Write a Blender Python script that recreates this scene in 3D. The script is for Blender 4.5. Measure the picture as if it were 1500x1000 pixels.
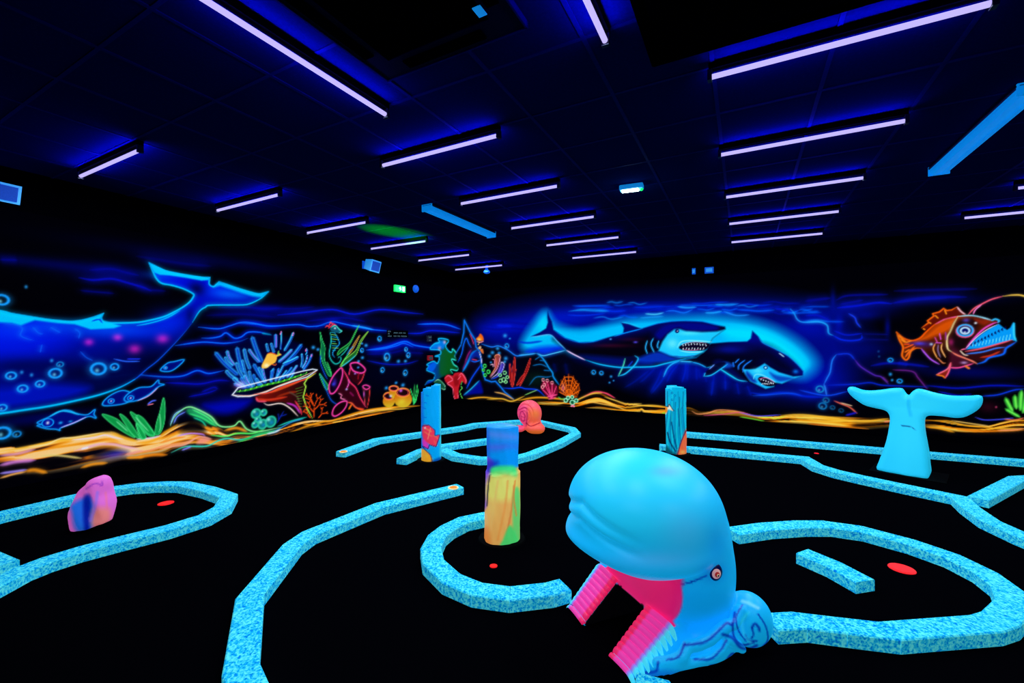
import bpy, math, random
import numpy as np
from mathutils import Vector

for _o in list(bpy.data.objects): bpy.data.objects.remove(_o)
SC = bpy.context.scene
COL = SC.collection

# ------------------------------------------------------------------ camera
F_PX = 632.0                      # focal length in pixels of the 1500 px wide frame
CAM_H = 1.5
YAW = math.radians(28.2)          # the room's long axis lies 28.2 degrees right of the view
cam_d = bpy.data.cameras.new('camera'); cam_d.sensor_width = 36; cam_d.lens = F_PX/1500*36
cam_d.clip_start = 0.05
cam = bpy.data.objects.new('camera', cam_d); COL.objects.link(cam)
cam.location = (0, 0, CAM_H); cam.rotation_euler = (math.pi/2, 0, YAW)
SC.camera = cam

# ------------------------------------------------------------------ world, exposure
w = bpy.data.worlds.new('world'); SC.world = w; w.use_nodes = True
w.node_tree.nodes['Background'].inputs[0].default_value = (0, 0, 0, 1)
w.node_tree.nodes['Background'].inputs[1].default_value = 0
SC.view_settings.view_transform = 'Standard'
SC.view_settings.look = 'None'
SC.view_settings.gamma = 1
SC.view_settings.use_curve_mapping = False
SC.view_settings.exposure = 0.0
UV_POWER = 19.0                   # watts of each black-light tube
UV_COLOR = (0.66, 0.84, 1.0)

# ------------------------------------------------------------------ helpers
RX, RY = math.cos(YAW), math.sin(YAW)          # camera right in world
FX, FY = -math.sin(YAW), math.cos(YAW)         # camera forward in world

def P(px, py, z=0.0):
    """pixel of the photograph -> world point on the horizontal plane at height z"""
    Z = F_PX*(CAM_H-z)/(py-500.0); X = (px-750.0)/F_PX*Z
    return (X*RX+Z*FX, X*RY+Z*FY, z)

def C2W(X, Z, z=0.0):
    return (X*RX+Z*FX, X*RY+Z*FY, z)

def W2P(x, y, z):
    X = x*RX+y*RY; Z = x*FX+y*FY
    Z = np.maximum(Z, 0.05)
    return 750+F_PX*X/Z, 500+F_PX*(CAM_H-z)/Z

def lin(c):
    return tuple((max(v, 0)/12.92 if v <= .04045 else ((v+.055)/1.055)**2.4) for v in c[:3])

def lin_np(a):
    a = np.clip(a, 0, 1)
    return np.where(a <= .04045, a/12.92, ((a+.055)/1.055)**2.4)

def tag(o, label=None, cat=None, group=None, kind=None):
    if label: o['label'] = label
    if cat: o['category'] = cat
    if group: o['group'] = group
    if kind: o['kind'] = kind
    return o

def empty(name, loc, rz=0.0):
    o = bpy.data.objects.new(name, None); COL.objects.link(o)
    o.location = loc; o.rotation_euler = (0, 0, rz); o.empty_display_size = .1
    return o

def mesh_obj(name, verts, faces, mat, parent=None, smooth=False, loc=None, colors=None):
    me = bpy.data.meshes.new(name)
    if isinstance(verts, np.ndarray):
        faces = np.asarray(faces, dtype=np.int32)
        n, k = faces.shape
        me.vertices.add(len(verts)); me.vertices.foreach_set('co', verts.astype(np.float32).ravel())
        me.loops.add(n*k); me.loops.foreach_set('vertex_index', faces.ravel())
        me.polygons.add(n); me.polygons.foreach_set('loop_start', np.arange(0, n*k, k, dtype=np.int32))
        me.update(calc_edges=True)
    else:
        me.from_pydata(verts, [], faces); me.update()
    if smooth: me.polygons.foreach_set('use_smooth', np.ones(len(me.polygons), dtype=bool))
    if colors is not None:
        at = me.color_attributes.new('paint', 'FLOAT_COLOR', 'POINT')
        c = np.ones((len(me.vertices), 4), dtype=np.float32); c[:, :3] = colors
        at.data.foreach_set('color', c.ravel())
    if mat: me.materials.append(mat)
    o = bpy.data.objects.new(name, me); COL.objects.link(o)
    if parent: o.parent = parent
    if loc: o.location = loc
    return o

class MB:
    """collects simple solids into one mesh"""
    def __init__(s): s.v = []; s.f = []
    def box(s, x0, x1, y0, y1, z0, z1):
        b = len(s.v)
        s.v += [(x0,y0,z0),(x1,y0,z0),(x1,y1,z0),(x0,y1,z0),(x0,y0,z1),(x1,y0,z1),(x1,y1,z1),(x0,y1,z1)]
        s.f += [tuple(b+i for i in q) for q in ((3,2,1,0),(4,5,6,7),(0,1,5,4),(1,2,6,5),(2,3,7,6),(3,0,4,7))]
        return s
    def bevel_box(s, x0, x1, y0, y1, z0, z1, r):
        """box with its vertical edges and top rim chamfered"""
        b = len(s.v)
        def ring(z, i):
            a = r if i else 0
            return [(x0+r,y0+i,z),(x1-r,y0+i,z),(x1-i,y0+r,z),(x1-i,y1-r,z),(x1-r,y1-i,z),(x0+r,y1-i,z),(x0+i,y1-r,z),(x0+i,y0+r,z)]
        rs = [ring(z0, r*.6), ring(z0+r, 0), ring(z1-r, 0), ring(z1, r*.6)]
        for q in rs: s.v += q
        for k in range(3):
            for i in range(8):
                j = (i+1) % 8
                s.f.append((b+k*8+i, b+k*8+j, b+k*8+8+j, b+k*8+8+i))
        s.f.append(tuple(b+i for i in range(7, -1, -1))); s.f.append(tuple(b+24+i for i in range(8)))
        return s
    def cyl(s, p, q, r0, r1=None, n=16):
        r1 = r0 if r1 is None else r1
        p = Vector(p); q = Vector(q); d = (q-p).normalized()
        u = d.orthogonal().normalized(); w_ = d.cross(u)
        b = len(s.v)
        for c, r in ((p, r0), (q, r1)):
            for i in range(n):
                t = 2*math.pi*i/n
                s.v.append(tuple(c+(u*math.cos(t)+w_*math.sin(t))*r))
        for i in range(n):
            j = (i+1) % n; s.f.append((b+i, b+j, b+n+j, b+n+i))
        s.f.append(tuple(b+i for i in range(n-1, -1, -1))); s.f.append(tuple(b+n+i for i in range(n)))
        return s
    def sphere(s, c, rx, ry=None, rz=None, n=16, m=10):
        ry = ry or rx; rz = rz or rx; b = len(s.v)
        s.v.append((c[0], c[1], c[2]-rz))
        for k in range(1, m):
            t = -math.pi/2+math.pi*k/m
            for i in range(n):
                a = 2*math.pi*i/n
                s.v.append((c[0]+rx*math.cos(t)*math.cos(a), c[1]+ry*math.cos(t)*math.sin(a), c[2]+rz*math.sin(t)))
        s.v.append((c[0], c[1], c[2]+rz)); top = len(s.v)-1
        for i in range(n):
            j = (i+1) % n
            s.f.append((b, b+1+j, b+1+i))
            for k in range(m-2):
                s.f.append((b+1+k*n+i, b+1+k*n+j, b+1+(k+1)*n+j, b+1+(k+1)*n+i))
            s.f.append((b+1+(m-2)*n+i, b+1+(m-2)*n+j, top))
        return s
    def build(s, name, mat, parent=None, smooth=False, loc=None):
        return mesh_obj(name, s.v, s.f, mat, parent, smooth, loc)

# ------------------------------------------------------------------ materials
def new_mat(name):
    m = bpy.data.materials.new(name); m.use_nodes = True
    nt = m.node_tree; b = nt.nodes['Principled BSDF']
    m.cycles.emission_sampling = 'NONE'          # glowing paint is dim: found by bounces, not sampled as a lamp
    return m, nt, b

def plain(name, rgb, rough=.7, spec=.2, emit=None, strength=0, noise=0.0, nscale=30):
    """procedural paint or plastic: base colour with a little noise, optional fluorescence"""
    m, nt, b = new_mat(name)
    c = lin(rgb)
    b.inputs['Roughness'].default_value = rough
    b.inputs['Specular IOR Level'].default_value = spec
    tc = nt.nodes.new('ShaderNodeTexCoord')
    nz = nt.nodes.new('ShaderNodeTexNoise'); nz.inputs['Scale'].default_value = nscale
    nz.inputs['Detail'].default_value = 3
    nt.links.new(tc.outputs['Object'], nz.inputs['Vector'])
    rp = nt.nodes.new('ShaderNodeValToRGB')
    k = noise
    rp.color_ramp.elements[0].position = .3; rp.color_ramp.elements[1].position = .7
    rp.color_ramp.elements[0].color = (*[v*(1-k) for v in c], 1)
    rp.color_ramp.elements[1].color = (*[min(1, v*(1+k)) for v in c], 1)
    nt.links.new(nz.outputs['Fac'], rp.inputs['Fac'])
    nt.links.new(rp.outputs['Color'], b.inputs['Base Color'])
    if strength:
        e = lin(emit or rgb)
        b.inputs['Emission Color'].default_value = (*e, 1)
        b.inputs['Emission Strength'].default_value = strength
    return m

def painted(name, diff=.5, glow=.7, rough=.6, spec=.15):
    """fluorescent paint: colour comes from the painted attribute"""
    m, nt, b = new_mat(name)
    at = nt.nodes.new('ShaderNodeAttribute'); at.attribute_name = 'paint'
    mx = nt.nodes.new('ShaderNodeMix'); mx.data_type = 'RGBA'; mx.blend_type = 'MULTIPLY'
    mx.inputs['Factor'].default_value = 1
    mx.inputs['B'].default_value = (diff, diff, diff, 1)
    nt.links.new(at.outputs['Color'], mx.inputs['A'])
    nt.links.new(mx.outputs['Result'], b.inputs['Base Color'])
    nt.links.new(at.outputs['Color'], b.inputs['Emission Color'])
    b.inputs['Emission Strength'].default_value = glow
    b.inputs['Roughness'].default_value = rough
    b.inputs['Specular IOR Level'].default_value = spec
    return m

M = {}
M['black'] = plain('black_metal', (.01, .01, .016), .8, .02)
M['matte'] = plain('matte_black', (.008, .008, .014), 1, 0)
M['floor'] = plain('black_carpet', (.010, .010, .020), 1, .0, noise=.35, nscale=220)
M['wall'] = plain('black_wall_paint', (.006, .006, .020), 1, 0, noise=.2, nscale=6)
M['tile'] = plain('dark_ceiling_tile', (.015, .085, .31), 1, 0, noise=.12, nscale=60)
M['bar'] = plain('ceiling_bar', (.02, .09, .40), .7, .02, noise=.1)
M['tube'] = plain('black_light_tube', (.6, .5, 1), .4, .2, emit=(.77, .72, 1.0), strength=1.05)
M['cap'] = plain('tube_cap', (.12, .12, .22), .5, .3)
M['diffuser'] = plain('lamp_diffuser', (.3, .6, .95), .4, .3, emit=(.0, .50, .86), strength=.8, noise=.1, nscale=12)
M['ac'] = plain('cassette_plastic', (.015, .03, .16), .6, .03)
M['white_plastic'] = plain('white_plastic', (.45, .75, .95), .5, .3, emit=(.05, .55, .9), strength=.6)
M['grille'] = plain('speaker_grille', (.12, .3, .7), .6, .2, emit=(.02, .2, .62), strength=.6, noise=.25, nscale=300)
M['blue_plastic'] = plain('blue_lit_plastic', (.1, .35, .8), .5, .3, emit=(.02, .3, .75), strength=.7)
M['red'] = plain('red_cup', (.95, .05, .08), .5, .3, emit=(1, .08, .08), strength=.55)
M['red_dim'] = plain('red_call_point', (.7, .08, .12), .5, .3, emit=(.45, .05, .1), strength=.4)
M['orange'] = plain('orange_plastic', (1, .5, .08), .5, .3, emit=(1, .45, .05), strength=.6)
M['cream'] = plain('cream_rim', (1, .85, .6), .5, .3, emit=(1, .8, .5), strength=.5)
M['exit'] = plain('exit_green', (.05, .9, .4), .4, .3, emit=(.1, 1, .35), strength=1.6)
M['exit_white'] = plain('exit_white', (.8, 1, .9), .4, .3, emit=(.75, 1, .85), strength=2.2)
M['led'] = plain('led_white', (.9, 1, 1), .4, .3, emit=(.85, 1, 1), strength=9)
M['led_green'] = plain('led_green', (.1, .9, .4), .4, .3, emit=(.1, 1, .4), strength=1.2)
M['grey_print'] = plain('grey_print', (.22, .3, .32), .7, .1, emit=(.2, .28, .3), strength=.35)
M['paint'] = painted('mural_paint', .28, .80, 1, 0)
M['prop'] = painted('fluorescent_prop_paint', .80, .50, .4, .25)

def turf_mat():
    m, nt, b = new_mat('speckled_curb_covering')
    ge = nt.nodes.new('ShaderNodeNewGeometry')
    n1 = nt.nodes.new('ShaderNodeTexNoise'); n1.inputs['Scale'].default_value = 48; n1.inputs['Detail'].default_value = 4
    n1.inputs['Roughness'].default_value = .65; n1.inputs['Distortion'].default_value = 1.2
    v1 = nt.nodes.new('ShaderNodeTexVoronoi'); v1.inputs['Scale'].default_value = 75; v1.feature = 'F1'
    nt.links.new(ge.outputs['Position'], n1.inputs['Vector']); nt.links.new(ge.outputs['Position'], v1.inputs['Vector'])
    ad = nt.nodes.new('ShaderNodeMath'); ad.operation = 'MULTIPLY_ADD'; ad.inputs[1].default_value = .28
    nt.links.new(v1.outputs['Distance'], ad.inputs[0]); nt.links.new(n1.outputs['Fac'], ad.inputs[2])
    rp = nt.nodes.new('ShaderNodeValToRGB'); cr = rp.color_ramp
    cr.elements[0].position = .47; cr.elements[0].color = (*lin((.0, .50, .92)), 1)
    cr.elements[1].position = .76; cr.elements[1].color = (*lin((.40, .98, 1.0)), 1)
    e = cr.elements.new(.60); e.color = (*lin((.06, .78, .98)), 1)
    nt.links.new(ad.outputs[0], rp.inputs['Fac'])
    mx = nt.nodes.new('ShaderNodeMix'); mx.data_type = 'RGBA'; mx.blend_type = 'MULTIPLY'; mx.inputs['Factor'].default_value = 1
    mx.inputs['B'].default_value = (.7, .7, .7, 1)
    nt.links.new(rp.outputs['Color'], mx.inputs['A'])
    nt.links.new(mx.outputs['Result'], b.inputs['Base Color'])
    nt.links.new(rp.outputs['Color'], b.inputs['Emission Color']); b.inputs['Emission Strength'].default_value = .36
    b.inputs['Roughness'].default_value = .9; b.inputs['Specular IOR Level'].default_value = .02
    bp = nt.nodes.new('ShaderNodeBump'); bp.inputs['Strength'].default_value = .3; bp.inputs['Distance'].default_value = .004
    nt.links.new(ad.outputs[0], bp.inputs['Height']); nt.links.new(bp.outputs['Normal'], b.inputs['Normal'])
    return m
M['turf'] = turf_mat()

# ------------------------------------------------------------------ room dimensions
XL, XR, YB, YF, ZC = -6.1, 6.3, 8.75, -3.6, 3.13

# ================================================================== ROOM SHELL
def struct(name, mb, mat): return tag(mb.build(name, mat), kind='structure')
struct('floor', MB().box(XL-.2, XR+.2, YF-.2, YB+.2, -.12, 0), M['floor'])
ceil_o = struct('ceiling', MB().box(XL-.2, XR+.2, YF-.2, YB+.2, ZC+.03, ZC+.15), M['matte'])
wall_l = struct('wall_left', MB().box(XL-.2, XL, YF-.2, YB+.2, 0, ZC+.03), M['wall'])
wall_b = struct('wall_back', MB().box(XL, XR, YB, YB+.2, 0, ZC+.03), M['wall'])
struct('wall_right', MB().box(XR, XR+.2, YF, YB+.2, 0, ZC+.03), M['wall'])
struct('wall_front', MB().box(XL, XR+.2, YF-.2, YF, 0, ZC+.03), M['wall'])
tag(wall_l, 'black left wall painted with a glowing whale and coral reef')
tag(wall_b, 'black back wall painted with two glowing sharks')

# suspended ceiling: 0.6 m tiles in a grid of bars
TX0, TY0, TS = -.16, 2.83, .6
ix0, ix1 = math.ceil((XL-TX0)/TS), math.floor((XR-TX0)/TS)
iy0, iy1 = math.ceil((YF-TY0)/TS), math.floor((YB-TY0)/TS)
CASS = (-1.92, -.97, 1.02, 1.97)
tiles = []
for i in range(ix0-1, ix1+1):
    for j in range(iy0-1, iy1+1):
        x0, x1 = max(XL, TX0+i*TS), min(XR, TX0+(i+1)*TS)
        y0, y1 = max(YF, TY0+j*TS), min(YB, TY0+(j+1)*TS)
        if x1-x0 < .05 or y1-y0 < .05: continue
        cx, cy = (x0+x1)/2, (y0+y1)/2
        Z = cx*FX+cy*FY; X = cx*RX+cy*RY
        area = 0
        if Z > .4:
            px, py = 750+F_PX*X/Z, 500-F_PX*(ZC-CAM_H)/Z
            if -150 < px < 1650 and py > -120: area = 1/Z**3
        tiles.append((area, x0, x1, y0, y1))
tiles.sort(reverse=True)
full = MB().box(-.3+.012, .3-.012, -.3+.012, .3-.012, 0, .014)
full_me = None; rest = MB()
for k, (area, x0, x1, y0, y1) in enumerate(tiles):
    if area > 0 and k < 300:
        if x1-x0 > .599 and y1-y0 > .599:
            if full_me is None:
                o = full.build('ceiling_tile', M['tile'], ceil_o); full_me = o.data
            else:
                o = bpy.data.objects.new('ceiling_tile', full_me); COL.objects.link(o); o.parent = ceil_o
            o.location = ((x0+x1)/2, (y0+y1)/2, ZC+.006)
        else:
            MB().box(x0+.012, x1-.012, y0+.012, y1-.012, ZC+.006, ZC+.02).build('ceiling_tile', M['tile'], ceil_o)
    else:
        rest.box(x0+.012, x1-.012, y0+.012, y1-.012, ZC+.006, ZC+.02)
tag(rest.build('ceiling_tile_field', M['tile'], ceil_o), kind='stuff')
for i in range(ix0, ix1+1):
    MB().box(TX0+i*TS-.012, TX0+i*TS+.012, YF, YB, ZC, ZC+.03).build('ceiling_bar', M['bar'], ceil_o)
for j in range(iy0, iy1+1):
    MB().box(XL, XR, TY0+j*TS-.011, TY0+j*TS+.011, ZC+.001, ZC+.03).build('ceiling_bar', M['bar'], ceil_o)

# ================================================================== BLACK-LIGHT TUBES
def uv_tube(cx, cy, along_y, label, group):
    t = empty('black_light_tube', (cx, cy, ZC), math.pi/2 if along_y else 0)
    tag(t, label, 'light', group)
    L = .6
    MB().box(-L, L, -.022, .022, -.038, -.001).build('housing', M['black'], t)
    for s in (-1, 1):
        MB().box(s*(L-.006)-.012, s*(L-.006)+.012, -.02, .02, -.098, -.038).build('end_cap', M['cap'], t)
    MB().cyl((-L+.018, 0, -.076), (L-.018, 0, -.076), .0145, n=14).build('tube', M['tube'], t, smooth=True)
    ld = bpy.data.lights.new('black_light', 'AREA'); ld.shape = 'RECTANGLE'; ld.size = 1.14; ld.size_y = .024
    ld.energy = UV_POWER; ld.color = UV_COLOR
    lo = bpy.data.objects.new('black_light', ld); COL.objects.link(lo); lo.parent = t; lo.location = (0, 0, -.0945)
    # the tube's own violet glow thrown up on to the ceiling beside the housing
    for s in (-1, 1):
        l2 = bpy.data.lights.new('violet_glow', 'AREA'); l2.shape = 'RECTANGLE'; l2.size = 1.14; l2.size_y = .012
        l2.energy = 4.2; l2.spread = math.radians(125); l2.color = (.03, .02, 1.0)
        o2 = bpy.data.objects.new('violet_glow', l2); COL.objects.link(o2); o2.parent = t
        o2.location = (0, s*.0165, -.076); o2.rotation_euler = (s*math.radians(140), 0, 0)
    return t

ORD = ['nearest', 'second', 'third', 'fourth', 'fifth', 'sixth']
G_UV = 'violet black-light tubes under the ceiling'
for k in range(6):
    uv_tube(-4.91, 1.66+1.2*k, False, 'violet black-light tube, %s from the camera in the row along the whale wall' % ORD[k], G_UV)
for k in range(5):
    uv_tube(-2.22, 2.82+1.2*k, False, 'violet black-light tube, %s from the camera in the row left of the emergency light' % ORD[k], G_UV)
for k in range(5):
    uv_tube(.42, 2.79+1.2*k, False, 'violet black-light tube, %s from the camera in the row right of the emergency light' % ORD[k], G_UV)
for k, y in enumerate((6.28, 7.48)):
    uv_tube(3.03, y, False, 'violet black-light tube at the right edge of the photo, %s one' % ('nearer', 'farther')[k], G_UV)
for k, y in enumerate((3.88, 5.08)):
    uv_tube(3.03, y, False, 'violet black-light tube outside the right edge of the photo, %s one' % ('nearer', 'farther')[k], G_UV)
uv_tube(-2.16, 1.61, True, 'long violet black-light tube beside the left edge of the ceiling air conditioner', G_UV)
uv_tube(-.63, 1.61, True, 'violet black-light tube cut by the top edge, right of the air conditioner', G_UV)
uv_tube(-.7, -.6, False, 'violet black-light tube behind the camera', G_UV)
uv_tube(2.2, .6, False, 'violet black-light tube to the right of the camera', G_UV)

# ================================================================== CEILING FIXTURES
def batten(cx, cy, label):
    t = empty('fluorescent_fixture', (cx, cy, ZC)); tag(t, label, 'light fixture', 'unlit fluorescent ceiling fixtures')
    MB().bevel_box(-.075, .075, -.75, .75, -.03, -.001, .01).build('base_tray', M['cap'], t)
    # prismatic diffuser: rounded trough with two long ribs
    prof = [(-.07, -.03), (-.072, -.055), (-.05, -.08), (-.02, -.083), (-.012, -.074), (.012, -.074), (.02, -.083), (.05, -.08), (.072, -.055), (.07, -.03)]
    v = [(x, -.735, z) for x, z in prof]+[(x, .735, z) for x, z in prof]
    n = len(prof)
    f = [(i, i+1, n+i+1, n+i) for i in range(n-1)]+[tuple(range(n-1, -1, -1)), tuple(range(n, 2*n))]
    mesh_obj('diffuser', v, f, M['diffuser'], t)
    for s in (-1, 1): MB().box(-.074, .074, s*.742-.008, s*.742+.008, -.084, -.002).build('end_cap', M['diffuser'], t)
    return t
batten(-3.31, 4.78, 'unlit blue-glowing fluorescent fixture between the left tube rows')
batten(1.6, 4.66, 'unlit blue-glowing fluorescent fixture at the upper right edge')

# four-way air conditioning cassette
cx, cy = (CASS[0]+CASS[1])/2, (CASS[2]+CASS[3])/2
ac = tag(empty('ceiling_air_conditioner', (cx, cy, ZC)), 'dark square ceiling air conditioner with four flaps at the top edge', 'air conditioner')
h = .475
fr = MB()
for k in range(2):
    fr.box(-h, h, (-h, h-.14)[k], (-h+.14, h)[k], -.035, -.001)
    fr.box((-h, h-.14)[k], (-h+.14, h)[k], -h+.14, h-.14, -.035, -.001)
fr.build('panel_frame', M['ac'], ac)
MB().box(-h-.004, h+.004, -h-.004, -h+.006, -.04, -.002).box(-h-.004, h+.004, h-.006, h+.004, -.04, -.002) \
    .box(-h-.004, -h+.006, -h, h, -.04, -.002).box(h-.006, h+.004, -h, h, -.04, -.002).build('panel_rim', M['bar'], ac)
gi = MB().box(-h+.14, h-.14, -h+.14, h-.14, -.028, -.006).build('intake_grille', M['matte'], ac)
for k in range(13):
    x = -h+.16+k*(2*h-.32)/12
    MB().box(x-.004, x+.004, -h+.15, h-.15, -.032, -.027).build('grille_slat', M['matte'], gi)
for a in range(4):
    o = MB().box(-.26, .26, h-.105, h-.04, -.044, -.034).build('flap', M['matte'], ac); o.rotation_euler = (0, 0, a*math.pi/2)
MB().box(.30, .345, .235, .30, -.039, -.034).build('sticker', M['white_plastic'], ac)

# black hatch panel
hp = tag(empty('ceiling_hatch', (.15, 1.98, ZC)), 'large black square hatch panel in the ceiling, top right of centre', 'ceiling hatch')
MB().box(-.60, .60, -.60, .60, -.03, -.001).build('hatch_panel', M['matte'], hp)
for s in (-1, 1):
    MB().box(-.61, .61, s*.605-.012, s*.605+.012, -.038, -.001).build('hatch_frame', M['matte'], hp)
    MB().box(s*.605-.012, s*.605+.012, -.61, .61, -.038, -.001).build('hatch_frame', M['matte'], hp)

# emergency light
ex, ey, _ = P(925, 278, 3.08)
el = tag(empty('emergency_light', (ex, ey, ZC), math.radians(6)), 'small bright white emergency light on the ceiling', 'emergency light')
MB().bevel_box(-.12, .12, -.05, .05, -.05, -.001, .01).build('body', M['white_plastic'], el)
MB().bevel_box(-.10, .075, -.035, .035, -.062, -.049, .005).build('lens', M['led'], el)
MB().sphere((.1, 0, -.055), .018).build('status_lamp', M['led_green'], el)
pl = bpy.data.lights.new('led_lamp', 'POINT'); pl.energy = 1.0; pl.color = (.5, .9, 1); pl.shadow_soft_size = .04
po = bpy.data.objects.new('led_lamp', pl); COL.objects.link(po); po.parent = el; po.location = (0, 0, -.12)

def on_left(px, py):
    u = (px-750)/F_PX; dx = u*RX+FX; dy = u*RY+FY; t = XL/dx
    return t*dy, CAM_H+t*(500-py)/F_PX, t
def on_back(px, py):
    u = (px-750)/F_PX; dx = u*RX+FX; dy = u*RY+FY; t = YB/dy
    return t*dx, CAM_H+t*(500-py)/F_PX, t

# speakers on the left wall (local +X points into the room)
def speaker(px, py, label, yaw, sc=1.0):
    y, z, t = on_left(px, py)
    s = tag(empty('wall_speaker', (XL, y, z), 0), label, 'speaker', 'white wall speakers on the whale wall')
    MB().box(.0, .012, -.04, .04, -.07, .07).cyl((.01, 0, 0), (.12, 0, 0), .015).build('bracket', M['blue_plastic'], s)
    b = MB(); W_, H_, D_ = .14*sc, .10*sc, .16*sc
    v = [(0, -W_*.62, -H_*.8), (0, W_*.62, -H_*.8), (0, W_*.62, H_*.8), (0, -W_*.62, H_*.8), (D_, -W_, -H_), (D_, W_, -H_), (D_, W_, H_), (D_, -W_, H_)]
    f = [(0, 1, 2, 3), (7, 6, 5, 4), (4, 5, 1, 0), (5, 6, 2, 1), (6, 7, 3, 2), (7, 4, 0, 3)]
    o = mesh_obj('cabinet', v, f, M['white_plastic'], s); o.location = (.1, 0, 0); o.rotation_euler = (0, .25, yaw)
    g = MB().box(D_-.002, D_+.008, -W_*.8, W_*.8, -H_*.78, H_*.78).build('grille', M['grille'], o)
speaker(533, 388, 'white wall speaker beside the green exit sign', .22, 1.05)
speaker(-12, 281, 'white wall speaker cut by the left edge of the photo', .1, .85)

# exit sign, round sensor, detector on the left wall and ceiling
y, z, t = on_left(584, 423)
eo = tag(empty('exit_sign', (XL, y, z)), 'small glowing green exit sign high on the whale wall', 'exit sign')
sb_ = MB().bevel_box(.001, .07, -.19, .19, -.085, .085, .008).build('sign_body', M['exit'], eo)
pic = MB().box(.07, .074, .07, .15, -.06, .06)                        # door
pic.build('door_symbol', M['exit_white'], sb_)
run = MB().cyl((.072, -.02, .045), (.075, -.02, .045), .014)          # running figure
run.box(.07, .074, -.035, -.005, -.01, .028).box(.07, .074, -.07, -.035, .005, .018).box(.07, .074, -.005, .025, .008, .02)
run.box(.07, .074, -.03, -.018, -.055, -.01).box(.07, .074, -.005, .03, -.03, -.015)
run.build('running_figure', M['exit_white'], sb_)
eo.scale = (.76, .76, .76)
pl = bpy.data.lights.new('exit_lamp', 'POINT'); pl.energy = 1.2; pl.color = (.1, 1, .3); pl.shadow_soft_size = .05
po = bpy.data.objects.new('exit_lamp', pl); COL.objects.link(po); po.parent = eo; po.location = (.2, 0, 0)
y, z, t = on_left(608, 423)
so = tag(empty('round_sensor', (XL, y, z)), 'small round blue alarm sounder right of the exit sign', 'sensor')
MB().cyl((.001, 0, 0), (.03, 0, 0), .08, .08, 20).build('back_plate', M['blue_plastic'], so)
MB().sphere((.03, 0, 0), .05, .068, .068).build('dome', M['blue_plastic'], so, smooth=True)
dx, dy, _ = P(713, 398, 2.98)
do = tag(empty('smoke_detector', (dx, dy, ZC)), 'small round smoke detector below the farthest left-centre tube', 'smoke detector')
MB().cyl((0, 0, -.001), (0, 0, -.12), .03, .03, 16).build('stem', M['blue_plastic'], do)
MB().sphere((0, 0, -.15), .07, .07, .045).build('sensor_head', M['blue_plastic'], do, smooth=True)

# notice, box and call point on the left wall
y, z, t = on_left(585, 489)
no = tag(empty('wall_notice', (XL+.012, y, z)), 'small dim wall notice above the painted waves', 'notice')
MB().box(0, .004, -.36, .24, -.07, .07).build('plate', M['wall'], no)
for k, (a0, a1, zz) in enumerate([(-.34, -.26, .045), (-.34, -.29, 0), (-.34, -.24, -.045), (-.18, -.06, .02), (-.03, .06, .02), (.09, .16, .02), (-.18, -.1, -.045), (-.07, .0, -.045), (.03, .2, -.045)]):
    MB().box(.006, .008, a0, a1, zz-.012, zz+.012).build('print_line', M['grey_print'], no)
y, z, t = on_left(626.5, 496)
bo = tag(empty('wall_switch_box', (XL+.012, y, z)), 'small upright pale switch box above the red call point', 'switch')
MB().bevel_box(0, .05, -.07, .07, -.07, .07, .006).build('box_body', M['cap'], bo)
MB().box(.05, .056, -.045, .045, .01, .05).box(.05, .056, -.045, .045, -.05, -.02).build('rocker', M['grey_print'], bo)
y, z, t = on_left(628, 524)
co = tag(empty('fire_call_point', (XL+.012, y, z)), 'small dim red fire call point on the whale wall', 'call point')
MB().bevel_box(0, .05, -.08, .08, -.055, .055, .006).build('call_body', M['red_dim'], co)
MB().box(.05, .054, -.05, .05, -.03, .03).build('call_window', M['grey_print'], co)

# two little boxes high on the back wall
for (px, py, wd, hg, lb) in ((1016.5, 397.5, .03, .055, 'tiny narrow blue box high on the shark wall'), (1039, 396, .075, .055, 'small square blue box high on the shark wall')):
    x, z, t = on_back(px, py)
    q = tag(empty('wall_control_box', (x, YB, z)), lb, 'control box', 'blue boxes high on the shark wall')
    MB().box(-wd, wd, -.05, -.001, -hg, hg).build('box_body', M['blue_plastic'], q)
    MB().box(-wd*.7, wd*.7, -.056, -.05, -hg*.6, hg*.6).build('box_cover', M['white_plastic'], q)

# disco projector outside the frame that throws a green patch on the ceiling
pj = tag(empty('light_projector', (XL, .85, .35)), 'small black effect-light projector on the left wall outside the photo', 'projector')
MB().bevel_box(.03, .28, -.09, .09, -.07, .07, .01).box(.0, .03, -.03, .03, -.05, .05).build('projector_body', M['black'], pj)
MB().cyl((.25, .09, .03), (.27, .13, .05), .03, .03).build('projector_lens', M['cap'], pj)
sp = bpy.data.lights.new('green_beam', 'SPOT'); sp.energy = 34000; sp.color = (.0, 1, .0); sp.spot_size = math.radians(8.5); sp.spot_blend = 1; sp.shadow_soft_size = .02
sl_ = bpy.data.objects.new('green_beam', sp); COL.objects.link(sl_); sl_.parent = pj; sl_.location = (.3, .15, .05)
tgt = Vector(P(576, 340, ZC)); src = Vector((XL+.3, 1.0, .40))
sl_.rotation_euler = (tgt-src).to_track_quat('-Z', 'Y').to_euler()

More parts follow.
